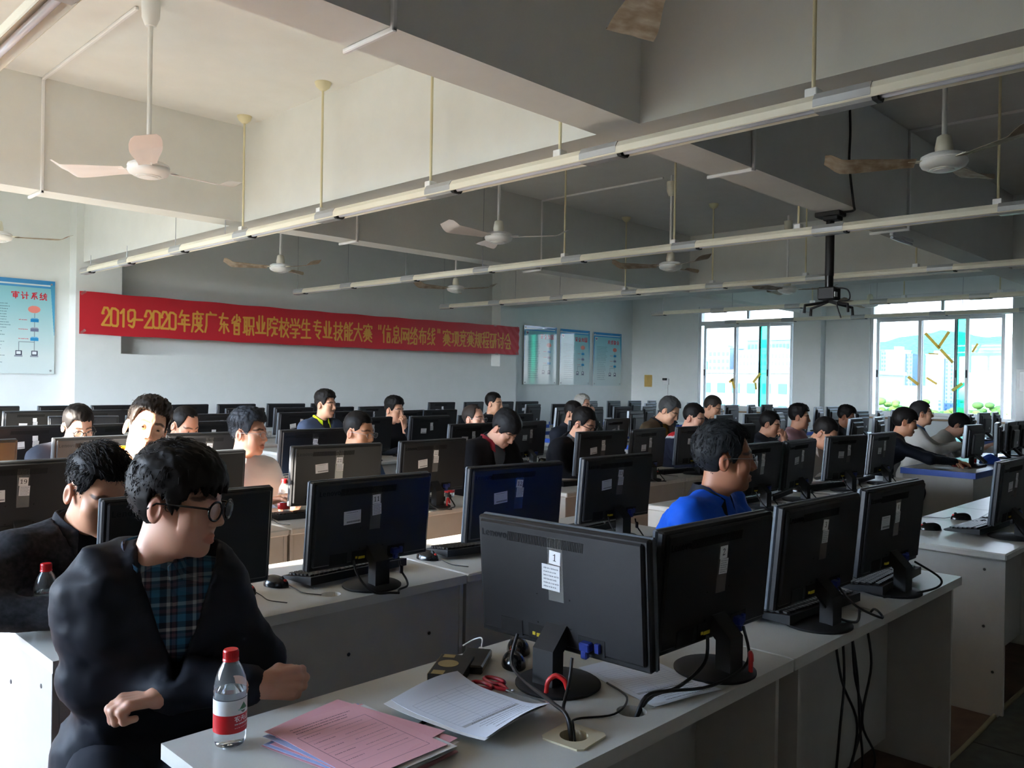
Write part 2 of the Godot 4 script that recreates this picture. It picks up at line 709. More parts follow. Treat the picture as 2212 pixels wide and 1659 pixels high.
func block(called: String, label: String, x0: float, x1: float, y0: float, y1: float, z: float, depth: float, wall: Color, win: Color, cols: int, rows: int, ww: float, wh: float, top := 0.0, part := true) -> void:
	# a far building: walls, roof edge and a grid of windows set into its near face
	var t := thing(called, label, "building", V((x0 + x1) / 2, y0, z))
	var w := x1 - x0
	var h := y1 - y0
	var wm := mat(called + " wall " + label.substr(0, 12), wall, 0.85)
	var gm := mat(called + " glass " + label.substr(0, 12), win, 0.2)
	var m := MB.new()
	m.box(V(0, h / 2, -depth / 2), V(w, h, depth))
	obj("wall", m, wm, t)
	m = MB.new()
	m.box(V(0, h + 0.3, -depth / 2), V(w + 0.8, 0.6, depth + 0.8))
	if top > 0.0:
		m.box(V(w * 0.08, h + top / 2, -depth * 0.4), V(w * 0.4, top, depth * 0.4))
	obj("roof", m, wm, t)
	var one := MB.new()
	one.box(Vector3.ZERO, V(ww, wh, 0.3))
	var pm := one.mesh()
	var all := MB.new()
	for r in rows:
		for c in cols:
			var q := V(w * ((c + 0.5) / cols - 0.5), h - (r + 0.7) * (h * 0.94 / rows), 0.02)
			if part:
				obj("window", pm, gm, t).position = q
			else:
				all.t.origin = q
				all.box(Vector3.ZERO, V(ww, wh, 0.3))
	if not part:
		obj("windows", all, gm, t, "stuff")


func tree_mass(label: String, at: Vector3, r: Vector3, color: Color, seed_: int) -> void:
	var t := thing("tree", label, "tree", at)
	var key := "crown%d" % (seed_ % 3)
	if not shapes.has(key):
		var rr := RandomNumberGenerator.new()
		rr.seed = 50 + seed_ % 3
		var m := MB.new()
		for k in 90:
			var d := Vector3(rr.randfn(), rr.randfn() * 0.8 + 0.2, rr.randfn()).normalized()
			var q := d * rr.randf_range(0.45, 0.95)
			var s := rr.randf_range(0.12, 0.24)
			m.ball(q, V(s, s * 0.75, s), 7, 5)
		shapes[key] = m.mesh()
	var lm := mat("leaves %d" % seed_, color, 0.8)
	var o := obj("crown", shapes[key], lm, t)
	o.scale = r
	var tr := MB.new()
	tr.rod(V(0, -at.y - 16.0, 0), V(0, 0, 0), r.x * 0.08, 7)
	obj("trunk", tr, M["raw chipboard"], t)


func outside() -> void:
	var gr := MB.new()
	gr.quad(V(-900, -16, -40), V(500, -16, -40), V(500, -16, -1600), V(-900, -16, -1600))
	obj("ground", gr, mat("far ground", srgb(120, 132, 104), 0.9), null, "structure")
	var white := srgb(214, 220, 224)
	block("white_block", "white office block with rows of green windows behind the left far window", -92, -52, -16, 3.4, -130, 18, srgb(206, 214, 218), srgb(92, 150, 156), 14, 5, 1.5, 1.7)
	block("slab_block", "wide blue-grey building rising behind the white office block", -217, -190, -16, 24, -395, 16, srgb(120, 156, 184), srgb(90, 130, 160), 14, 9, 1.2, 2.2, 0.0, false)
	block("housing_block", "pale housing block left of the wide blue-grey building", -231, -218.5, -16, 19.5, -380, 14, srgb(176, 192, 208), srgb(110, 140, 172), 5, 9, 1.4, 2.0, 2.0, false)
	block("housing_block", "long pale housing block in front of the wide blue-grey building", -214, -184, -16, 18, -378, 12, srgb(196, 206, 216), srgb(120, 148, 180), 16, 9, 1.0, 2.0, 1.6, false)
	block("tower_block", "white residential tower, left one behind the right far window", -223, -211, -16, 26.6, -600, 14, white, srgb(140, 168, 192), 4, 14, 1.5, 1.5, 3.0)
	block("tower_block", "white residential tower, right one behind the right far window", -196.5, -186, -16, 23.4, -600, 14, white, srgb(140, 168, 192), 4, 13, 1.4, 1.5, 3.0)
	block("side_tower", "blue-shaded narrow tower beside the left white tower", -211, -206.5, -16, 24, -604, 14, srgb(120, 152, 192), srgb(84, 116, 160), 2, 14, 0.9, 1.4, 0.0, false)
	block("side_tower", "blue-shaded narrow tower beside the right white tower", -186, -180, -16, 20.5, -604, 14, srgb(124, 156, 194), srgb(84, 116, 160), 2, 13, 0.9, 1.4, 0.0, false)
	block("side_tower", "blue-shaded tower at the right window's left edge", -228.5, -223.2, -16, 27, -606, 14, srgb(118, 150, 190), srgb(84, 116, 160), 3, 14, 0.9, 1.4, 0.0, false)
	block("low_block", "low white building at the foot of the right tower", -198, -180, -16, 1.8, -560, 14, srgb(220, 224, 228), srgb(150, 170, 190), 6, 4, 1.6, 1.2, 0.0, false)
	block("low_block", "low pale building at the right window's right side", -172, -140, -16, 11.0, -600, 14, srgb(214, 220, 226), srgb(132, 164, 196), 8, 6, 2.2, 1.6, 2.0, false)
	# the wooded hill
	var hill := MB.new()
	var fn := FastNoiseLite.new()
	fn.seed = 4
	fn.frequency = 0.02
	var ridge := [[-1100, 38], [-922, 42], [-700, 56], [-568, 71], [-522, 80], [-492, 86], [-446, 94], [-428, 91], [-393, 82], [-377, 83], [-292, 74], [-100, 52], [200, 40]]
	hill.sheet(120, 14, func(u: float, v: float) -> Vector3:
		var x := lerpf(-1100, 200, u)
		var top := 40.0
		for i in ridge.size() - 1:
			if x >= ridge[i][0] and x <= ridge[i + 1][0]:
				top = lerpf(ridge[i][1], ridge[i + 1][1], (x - ridge[i][0]) / (ridge[i + 1][0] - ridge[i][0]))
		var y := lerpf(top, -16.0, v * v)
		return Vector3(x, y + fn.get_noise_2d(x * 2.0, v * 300.0) * 7.0 * (1.0 - v * 0.5), -1500.0 + v * 420.0))
	var hm := mat("wooded hill", srgb(108, 148, 128), 0.95)
	hm.albedo_texture = noise_tex(0.05, srgb(170, 190, 180), Color.WHITE, 256, 61, 5)
	hm.uv1_scale = V(14, 4, 1)
	tag(obj("hill", hill, hm), "green wooded hill behind the towers in the right far window", "hill")
	var n := 0
	for q in [[-46, -3.5], [-42.5, -2.6], [-39, -4.0], [-36, -3.0], [-33, -3.6], [-30, -2.9], [-27.5, -3.8]]:
		tree_mass("bright green treetop outside the right far window, %s from its left edge" % NTH[n], V(q[0], q[1], -108 - (n % 3) * 4), V(3.4, 3.0, 3.0), [srgb(104, 150, 66), srgb(120, 160, 80), srgb(92, 138, 72)][n % 3], n)
		n += 1


func tube_row(z: float, x0: float, x1: float, y: float, rods: Array, wires: Array, label: String) -> void:
	# one suspended run of fluorescent fittings: a long rail with a trough, tubes, end covers and its hangers
	var t := thing("light_fixture", label, "ceiling light", V((x0 + x1) / 2, y, z), 0.0, "suspended rows of fluorescent tubes")
	var cx := (x0 + x1) / 2
	var len := x1 - x0
	var prof := poly([-0.05, -0.02, -0.045, -0.024, -0.022, 0.006, 0.022, 0.006, 0.045, -0.024, 0.05, -0.02, 0.05, 0.012, 0.032, 0.04, -0.032, 0.04, -0.05, 0.012])
	var r := MB.new()
	r.t = Transform3D(Basis(Vector3.UP, PI / 2), V(-len / 2, 0, 0))
	r.prism(prof, 0, len)
	obj("rail", r, M["cream enamel"], t)
	var pitch := 1.28
	var k := 0
	var x := x0
	while x < x1 - 0.3:
		var e := minf(x + pitch, x1)
		if not shapes.has("tube"):
			var m := MB.new()
			m.t = Transform3D(Basis(Vector3.BACK, -PI / 2), Vector3.ZERO)
			m.lathe([[0.0, -0.51], [0.0135, -0.51], [0.0135, -0.48], [0.0145, -0.478], [0.0145, 0.478], [0.0135, 0.48], [0.0135, 0.51], [0.0, 0.51]], 12)
			shapes["tube"] = m.mesh()
			var q := MB.new()
			q.t = Transform3D(Basis(Vector3.UP, PI / 2), V(-0.12, 0, 0))
			q.prism(poly([-0.052, -0.014, -0.03, -0.034, 0.03, -0.034, 0.052, -0.014, 0.052, 0.016, 0.034, 0.044, -0.034, 0.044, -0.052, 0.016]), 0, 0.24)
			shapes["cover"] = q.mesh()
			var s := MB.new()
			s.t = Transform3D(Basis(Vector3.UP, PI / 2), V(-0.011, 0, 0))
			s.prism(poly([-0.047, -0.01, -0.028, -0.033, 0.028, -0.033, 0.047, -0.01, 0.047, 0.012, -0.047, 0.012]), 0, 0.022)
			shapes["socket"] = s.mesh()
		var tb := obj("tube", shapes["tube"], M["unlit tube glass"], t)
		tb.position = V(x + pitch / 2 - cx, -0.012, 0)
		var cv := obj("end_cover", shapes["cover"], M["grey fixture cap"], t)
		cv.position = V(clampf(x, x0 + 0.12, x1) - cx, 0, 0)
		var so := obj("socket", shapes["socket"], M["dark rubber"], t)
		so.position = V(clampf(x, x0 + 0.12, x1) + 0.131 - cx, -0.001, 0)
		x = e
		k += 1
	for q in rods:
		var m := MB.new()
		m.rod(V(q - cx, 0.07, 0), V(q - cx, CEILING - y - 0.03, 0), 0.009, 8)
		obj("hanger_rod", m, M["cream canopy plastic"], t)
		var d := MB.new()
		d.lathe([[0.0, -0.062], [0.02, -0.06], [0.05, -0.035], [0.062, -0.004], [0.062, 0.0], [0.0, 0.0]], 20, V(q - cx, CEILING - y, 0))
		obj("ceiling_cup", d, M["cream canopy plastic"], t)
		var c := MB.new()
		c.box(V(q - cx, 0.055, 0), V(0.055, 0.045, 0.06), 0.004)
		obj("clamp", c, M["white enamel"], t)
	for q in wires:
		var m := MB.new()
		m.rod(V(q - cx, 0.035, 0), V(q - cx + 0.01, (SOFFIT if absf(z + 3.44) < 0.01 and q < -9 else CEILING) - y, 0.0), 0.004, 6)
		obj("hanger_wire", m, M["steel"], t)


func ceiling_fan(at: Vector3, turn: float, label: String, clean: bool, cap_low := false) -> void:
	var t := thing("ceiling_fan", label, "ceiling fan", at, turn, "three-bladed ceiling fans")
	if not shapes.has("fan_body"):
		var m := MB.new()
		m.lathe([[0.0, -0.068], [0.03, -0.068], [0.052, -0.063], [0.052, -0.058], [0.07, -0.058], [0.07, -0.052], [0.088, -0.05], [0.094, -0.045], [0.108, -0.04], [0.118, -0.022], [0.118, -0.012], [0.112, -0.01], [0.112, -0.004], [0.118, 0.0], [0.114, 0.014], [0.09, 0.026], [0.05, 0.032], [0.0, 0.032]], 36)
		shapes["fan_body"] = m.mesh()
		m = MB.new()
		m.lathe([[0.0, 0.03], [0.042, 0.03], [0.046, 0.06], [0.036, 0.12], [0.02, 0.13], [0.0, 0.13]], 20)
		shapes["fan_cup"] = m.mesh()
		m = MB.new()
		m.lathe([[0.0, -0.15], [0.03, -0.15], [0.05, -0.1], [0.052, -0.03], [0.052, 0.0], [0.0, 0.0]], 20)
		shapes["fan_canopy"] = m.mesh()
		m = MB.new()
		# a pressed blade: narrow root, wide paddle with a rib and an upswept tip
		m.sheet(16, 6, func(u: float, v: float) -> Vector3:
			var x := 0.14 + 0.46 * u
			var wd := lerpf(0.1, 0.165, smoothstep(0.0, 0.75, u)) * (1.0 - 0.35 * smoothstep(0.9, 1.0, u))
			var zz := (v - 0.5) * wd
			var y := -0.012 + 0.045 * smoothstep(0.78, 1.0, u) - zz * 0.22 + (0.004 if absf(v - 0.5) < 0.09 and u > 0.15 and u < 0.85 else 0.0)
			return Vector3(x, y, zz), 0.002)
		shapes["fan_blade"] = m.mesh()
		m = MB.new()
		m.box(V(0.125, -0.008, 0), V(0.11, 0.006, 0.045), 0.002)
		for q in [V(0.15, -0.003, 0.012), V(0.15, -0.003, -0.012), V(0.095, -0.003, 0)]:
			m.ball(q, V(0.005, 0.003, 0.005), 8, 4)
		shapes["fan_iron"] = m.mesh()
	obj("motor_housing", shapes["fan_body"], M["white enamel"], t)
	obj("motor_cup", shapes["fan_cup"], M["cream enamel"], t).position.y = 0.0
	var rod := MB.new()
	rod.rod(V(0, 0.1, 0), V(0, CEILING - at.y - 0.05, 0), 0.0135, 12)
	obj("down_rod", rod, M["white enamel"], t)
	var cn := obj("canopy", shapes["fan_canopy"], M["cream enamel" if cap_low else "white enamel"], t)
	cn.position.y = CEILING - at.y - (0.12 if cap_low else 0.0)
	for k in 3:
		var b := obj("blade", shapes["fan_blade"], M["clean fan blade" if clean else "dusty fan blade"], t)
		b.rotation.y = TAU * k / 3
		var q := obj("blade_iron", shapes["fan_iron"], M["white enamel" if clean else "cream enamel"], b)
		q.rotation = Vector3.ZERO


func conduit(pts: Array, label: String) -> void:
	# flat plastic cable duct: one box per straight run
	var t := thing("cable_duct", label, "cable duct", V(pts[0][0], pts[0][1], pts[0][2]))
	for i in pts.size() - 1:
		var a := V(pts[i][0], pts[i][1], pts[i][2])
		var b := V(pts[i + 1][0], pts[i + 1][1], pts[i + 1][2])
		var d := (b - a).abs()
		var s := Vector3.ONE * 0.022 + d
		var m := MB.new()
		m.box((a + b) / 2 - t.position, s, 0.004)
		obj("duct_run", m, M["white conduit"], t)


func ceiling_things() -> void:
	var every := []
	tube_row(-3.44, -10.42, 4.4, LIGHT_Y, [-6.61, -5.41, -4.14, -3.04, -1.6, -0.3, 1.0], [-10.21, -9.14, -7.94, -6.93], "long hung row of fluorescent tubes in front of the nearest big cross beam")
	tube_row(-6.25, -10.44, 4.4, LIGHT_Y, [-5.44, -4.16, -3.01, -1.61, -0.3, 1.0], [-10.4, -9.17, -7.96, -6.62], "second hung row of fluorescent tubes, reaching in front of the banner's middle")
	tube_row(-9.0, -10.5, 4.4, LIGHT_Y, [-6.75, -5.43, -4.24, -3.06, -1.7], [-10.45, -8.8, -7.91], "third hung row of fluorescent tubes, ending above the banner's right end")
	tube_row(-12.0, -8.4, 4.4, LIGHT_Y, [-5.54, -4.23, -3.05], [-8.2, -6.87], "fourth hung row of fluorescent tubes, crossing the upper lights of both far windows")
	tube_row(-14.45, -8.4, 4.4, LIGHT_Y, [], [-6.9, -5.54, -4.2, -3.05], "last hung row of fluorescent tubes, right before the far windows' transoms")
	tube_row(-0.86, -10.4, 4.4, LIGHT_Y, [-6.6, -5.4, -1.6], [-8.0], "nearest hung row of fluorescent tubes, cut by the photo's upper left corner")
	# each fan: place, the turn of one blade away from pointing at the camera, cleanness, low canopy
	var fans := [
		[-5.0, -2.0, -0.03, true, false, "clean white ceiling fan in the bright front bay, nearest whole fan on the left"],
		[-5.05, -4.95, -0.8, true, true, "ceiling fan with cream cup between the first and second tube rows"],
		[-4.9, -7.3, -1.48, false, true, "dusty ceiling fan hanging left of the black projector pole"],
		[-4.95, -10.0, -0.7, false, true, "small dusty ceiling fan right above the left far window"],
		[-4.85, -12.4, 1.4, false, true, "farthest ceiling fan, in front of the right far window's upper light"],
		[-8.5, -2.08, 1.3, false, false, "ceiling fan cut by the photo's left edge above the blue poster"],
		[-8.35, -4.8, -1.4, false, true, "ceiling fan above the banner's left half"],
		[-8.35, -7.4, -1.05, false, true, "ceiling fan just above the banner's right half"],
		[-1.5, -4.8, 0.7, false, false, "big dusty ceiling fan near the photo's right edge"],
		[-1.39, -2.01, 3.36, false, false, "nearest ceiling fan, only one rusty blade showing at the top edge"]]
	for f in fans:
		ceiling_fan(V(f[0], 2.71, f[1]), atan2(f[1], -f[0]) + f[2], f[5], f[3], f[4])
	var words := ["nearest the camera", "in the middle", "farthest back"]
	var i := 0
	for z in [-1.97, -4.79, -7.48]:
		for b in [[-7.157, -6.89, "beside the clean white fan bay"], [-2.91, -2.62, "over the right-hand bays"]]:
			conduit([[b[0] - 0.02, SOFFIT - 0.012, z], [b[1] + 0.011, SOFFIT - 0.012, z], [b[1] + 0.011, CEILING - 0.012, z], [b[1] + (1.75 if b[1] < -5 else 1.1), CEILING - 0.012, z]], "white cable duct round the %s beam, %s" % ["left lengthwise" if b[1] < -5 else "right lengthwise", words[i]])
		i += 1
	var tb := thing("tube_lamp", "short bare white lamp tube fixed under the right lengthwise beam", "ceiling light", V(-2.76, SOFFIT - 0.03, -7.75))
	var m := MB.new()
	m.box(Vector3.ZERO, V(0.03, 0.03, 0.5), 0.004)
	obj("batten", m, M["white enamel"], tb)
	m = MB.new()
	m.rod(V(0, -0.03, -0.24), V(0, -0.03, 0.24), 0.014, 10)
	obj("tube", m, M["unlit tube glass"], tb)
	# projector pole without a projector
	var p := thing("projector_mount", "black ceiling pole with an empty four-armed projector bracket", "projector mount", V(-2.83, SOFFIT, -6.42))
	m = MB.new()
	m.box(V(0, -0.02, 0), V(0.2, 0.04, 0.13), 0.006)
	m.box(V(0.02, -0.05, 0), V(0.12, 0.04, 0.1), 0.006)
	obj("ceiling_plate", m, M["black matt plastic"], p)
	m = MB.new()
	m.rod(V(0, -0.05, 0), V(0, -0.6, 0), 0.032, 14)
	obj("pole", m, M["black glossy plastic"], p)
	m = MB.new()
	m.rod(V(0, -0.18, 0), V(0, -0.5, 0), 0.034, 14)
	obj("sleeve", m, M["black matt plastic"], p)
	m = MB.new()
	m.box(V(0, -0.64, 0), V(0.14, 0.1, 0.12), 0.01)
	obj("joint", m, M["black matt plastic"], p)
	m = MB.new()
	m.box(V(0.064, -0.65, 0.03), V(0.015, 0.04, 0.05), 0.002)
	obj("joint_label", m, M["white paper"], p)
	for k in 4:
		var a := 0.5 + TAU * k / 4
		m = MB.new()
		m.tube(path([[0, -0.7, 0], [cos(a) * 0.1, -0.72, sin(a) * 0.1], [cos(a) * 0.22, -0.74, sin(a) * 0.22], [cos(a) * 0.225, -0.8, sin(a) * 0.225]]), 0.011, 8)
		obj("arm", m, M["black matt plastic"], p)
	m = MB.new()
	m.tube(path([[0.05, -0.6, 0.02], [0.16, -0.62, 0.04], [0.18, -0.7, 0.05], [0.1, -0.72, 0.08], [0.14, -0.84, 0.1]], 6), 0.006, 6)
	obj("loose_cable", m, M["cable black"], p)
	m = MB.new()
	m.tube(path([[-2.72, SOFFIT - 0.012, -6.42], [-2.62, SOFFIT - 0.02, -6.36], [-2.6, SOFFIT + 0.02, -6.3], [-2.595, SOFFIT + 0.3, -6.2], [-2.6, SOFFIT + 0.55, -6.22], [-2.605, CEILING, -6.2]], 6), 0.009, 7)
	tag(obj("power_cable", m, M["cable black"]), "black cable running down the beam to the projector pole", "cable")


# Chinese characters and figures as strokes on a ten by ten grid: each group of digits is a line through the points x y, y counted downwards
const STROKES := {
	"年": "3013 2282 3484 3436 0696 5259", "度": "4051 1191 111609 2383 4245 7275 4575 268639 4699", "广": "4051 1191 111609",
	"东": "1282 402585 5459 3618 7698", "省": "5053 3113 7183 8214 3439 347479 3575 3777 3979", "职": "0141 1118 3139 1333 1535 0847 5155 519195 5595 6659 8699",
	"业": "3038 6068 1326 8376 0898", "院": "0109 0131243516 6061 424191 9192 5383 4595 656749 757898", "校": "0242 2029 2306 2345 7071 5292 6354 8394 8549 5599",
	"学": "1022 4052 8072 040393 9394 257556 565939 0797", "生": "2004 2282 1585 0999 5059", "专": "2181 1393 50358558 4779",
	"技": "0242 202918 0645 5292 7074 549449 5599", "能": "200342 3143 1419 144449 1646 1747 606494 9062 656999 9567", "大": "0393 505309 5499",
	"赛": "5051 020191 9192 2373 1484 0595 3235 6265 3638 366668 5719 6899 3507 6597", "信": "2004 1319 6061 4292 5484 5585 5659 568689 5989",
	"息": "5041 2125 217175 2373 2575 1709 363979 7978 5657 8698", "网": "0109 019199 9989 2347 4327 5387 8357",
	"络": "2003 033306 0636 0948 6043 518145 5295 5659 568689 5989", "布": "0292 4006 2428 248488 8878 5359", "线": "2003 033306 0636 0948 5291 5493 606799 9559 8091",
	"项": "0232 2227 0736 4191 7162 5257 529297 7376 7649 7799", "竞": "5051 1191 3233 7263 0393 2426 247476 2676 463809 666999",
	"规": "0242 0444 202409 2548 5156 519196 727559 768999", "程": "3001 0343 2129 2407 2446 5053 509093 5393 5595 5797 4999 7579",
	"研": "0141 2106 1519 154549 1949 5191 5595 616659 8189", "讨": "1022 042429 2947 4393 808969 5567", "会": "5004 5095 3474 1696 562989 7799",
	"审": "5051 020191 9192 2327 237377 2575 2777 5259", "计": "1022 042429 2947 4494 7079", "系": "8021 513363 722585 5559 3618 7698",
	"统": "2003 033306 0636 0948 7071 5292 625494 656749 858999", "农": "020191 9192 5006 343958 4399 8466", "夫": "1181 0494 505409 5499",
	"山": "5058 0308 0898 9398", "泉": "5041 2125 217175 2373 2575 5659 1636 3609 8666 6699", "安": "5051 020191 9192 432789 7519 0595",
	"全": "5004 5095 2575 2777 1989 5559", "加": "024248 4838 202409 6268 629298 6898", "固": "0009 009099 0999 2373 5255 3538 357578 3878",
	"无": "1181 0494 515409 545898", "整": "0141 2025 1333 2405 6152 5292 7295 5295 0696 5659 2729 0999 5787", "合": "5004 5095 3474 2629 268689 2989",
	"2": "2313306082831919 1999", "0": "305081 8188 88795939 39181311 112030", "1": "2250 5059", "9": "8478 78695928 8481706030 30111415 15264684", "-": "1575", "“": "3032 6062", "”": "3032 6062"}


func stroke_text(im: Image, text: String, x: float, y: float, cw: float, ch: float, step: float, wd: float, color: Color) -> void:
	for k in text.length():
		var s: String = STROKES.get(text[k], "")
		var w := cw
		for part in s.split(" ", false):
			var last := Vector2.ZERO
			for i in range(0, part.length(), 2):
				var q := Vector2(x + (part[i].to_int() + 0.5) / 10.0 * w, y + (part[i + 1].to_int() + 0.5) / 10.0 * ch)
				if i > 0:
					stroke(im, last, q, wd, color)
				last = q
		x += step * (0.62 if text[k] in "0123456789-“”" else 1.0)


func stroke(im: Image, a: Vector2, b: Vector2, wd: float, color: Color) -> void:
	var h := wd / 2
	var lo := a.min(b) - Vector2.ONE * (h + 1)
	var hi := a.max(b) + Vector2.ONE * (h + 1)
	for py in range(maxi(0, int(lo.y)), mini(im.get_height(), int(hi.y) + 1)):
		for px in range(maxi(0, int(lo.x)), mini(im.get_width(), int(hi.x) + 1)):
			var q := Vector2(px + 0.5, py + 0.5)
			var d := q.distance_to(Geometry2D.get_closest_point_to_segment(q, a, b))
			var cover := clampf(h + 0.5 - d, 0.0, 1.0)
			if cover > 0.0:
				im.set_pixel(px, py, im.get_pixel(px, py).lerp(color, cover))


func print_lines(im: Image, x0: int, x1: int, y0: int, y1: int, step: int, color: Color, seed_: int, tall := 2) -> void:
	# rows of print too small to read in the photograph
	var r := RandomNumberGenerator.new()
	r.seed = seed_
	var y := y0
	while y < y1:
		var x := x0
		var stop := x1 - r.randi_range(0, (x1 - x0) / 5)
		while x < stop:
			var w := r.randi_range(2, 4)
			im.fill_rect(Rect2i(x, y, w, tall), color)
			if r.randf() < 0.5:
				im.fill_rect(Rect2i(x, y - 1, 1, tall + 1), color)
			x += w + r.randi_range(1, 2)
		y += step


func print_mat(key: String, im: Image, rough := 0.7) -> StandardMaterial3D:
	var m := mat(key, Color.WHITE, rough)
	m.albedo_texture = ImageTexture.create_from_image(im)
	m.texture_repeat = false
	return m


func poster_image(title: String, seed_: int, badge: bool) -> Image:
	var w := 300
	var h := 360
	var im := Image.create(w, h, false, Image.FORMAT_RGB8)
	for y in h:
		var t := float(y) / h
		for x in w:
			var s := maxf(0.0, 1.0 - t * 1.25)
			im.set_pixel(x, y, srgb(212, 224, 222).lerp(srgb(126, 194, 206), s))
	# blue border swoosh across the top and down one side
	for y in 40:
		for x in w:
			if y < 16:
				im.set_pixel(x, y, srgb(64, 146, 206))
			elif y < 22:
				im.set_pixel(x, y, srgb(206, 226, 230))
			elif y < 30:
				im.set_pixel(x, y, srgb(72, 152, 208))
	for y in range(16, 210):
		var wd := int(16.0 * (1.0 - float(y) / 210.0)) + 2
		im.fill_rect(Rect2i(w - wd, y, wd, 1), srgb(84, 164, 202))
	for y in range(30, h - 50):
		var wd := int(14.0 * (1.0 - float(y) / (h - 50)))
		im.fill_rect(Rect2i(0, y, wd, 1), srgb(62, 140, 196))
	var red := srgb(208, 44, 58)
	stroke_text(im, title, 150, 48, 26, 28, 32, 3.4, red)
	print_lines(im, 34, 150, 96, 190, 10, srgb(86, 112, 122), seed_)
	print_lines(im, 40, 130, 200, 320, 13, srgb(96, 118, 126), seed_ + 7)
	if badge:
		for i in 26:
			var ww := int(13.0 * cos(i / 26.0 * PI * 0.5)) + 1
			im.fill_rect(Rect2i(30 - ww, 34 + i, ww * 2, 1), srgb(236, 240, 242))
			if i > 3 and i < 20:
				im.fill_rect(Rect2i(30 - ww + 3, 34 + i, maxi(ww - 4, 1), 1), srgb(190, 50, 60) if i < 10 else srgb(40, 80, 140))
				im.fill_rect(Rect2i(31, 34 + i, maxi(ww - 4, 1), 1), srgb(40, 84, 150))
	# the little network diagram
	for y in range(100, 128):
		var ww := int(22.0 * sqrt(maxf(0.0, 1.0 - pow((y - 113) / 14.0, 2))))
		im.fill_rect(Rect2i(228 - ww, y, ww * 2, 1), srgb(232, 140, 128))
	im.fill_rect(Rect2i(229, 128, 2, 150), srgb(120, 132, 140))
	im.fill_rect(Rect2i(176, 238, 54, 2), srgb(120, 132, 140))
	im.fill_rect(Rect2i(176, 238, 2, 36), srgb(120, 132, 140))
	for q in [[150, srgb(40, 132, 190)], [186, srgb(118, 124, 150)], [222, srgb(56, 146, 200)]]:
		im.fill_rect(Rect2i(216, q[0], 28, 12), q[1])
		im.fill_rect(Rect2i(219, q[0] - 4, 22, 4), Color(q[1]).lightened(0.35))
		print_lines(im, 176, 210, q[0] + 4, q[0] + 6, 8, red, seed_ + int(q[0]))
	for x in [166, 220]:
		im.fill_rect(Rect2i(x, 272, 22, 18), srgb(70, 76, 90))
		im.fill_rect(Rect2i(x + 3, 275, 15, 11), srgb(226, 232, 236))
		im.fill_rect(Rect2i(x - 4, 290, 28, 6), srgb(150, 156, 166))
	return im


func wall_poster(called: String, label: String, z0: float, z1: float, y0: float, y1: float, m: StandardMaterial3D) -> void:
	var t := thing(called, label, "poster", V(-11.13, y0, (z0 + z1) / 2), 0.0, "acrylic-covered blue posters")
	var wd := absf(z1 - z0)
	var h := y1 - y0
	var b := MB.new()
	b.box(V(0.02, h / 2, 0), V(0.01, h, wd), 0.001)
	obj("backing_board", b, M["white paper"], t)
	var p := MB.new()
	# printed face towards +x, its left edge at the greater z
	p.quad(V(0.0262, 0, wd / 2), V(0.0262, 0, -wd / 2), V(0.0262, h, -wd / 2), V(0.0262, h, wd / 2))
	obj("print", p, m, t)
	for s in [[1, 1], [1, -1], [-1, 1], [-1, -1]]:
		var c := MB.new()
		c.t = Transform3D(Basis(Vector3.BACK, -PI / 2), V(0.0, h / 2 + s[0] * (h / 2 - 0.04), s[1] * (wd / 2 - 0.04)))
		c.lathe([[0.0, 0.0], [0.012, 0.0], [0.012, 0.032], [0.009, 0.036], [0.0, 0.036]], 12)
		obj("standoff_screw", c, M["steel"], t)


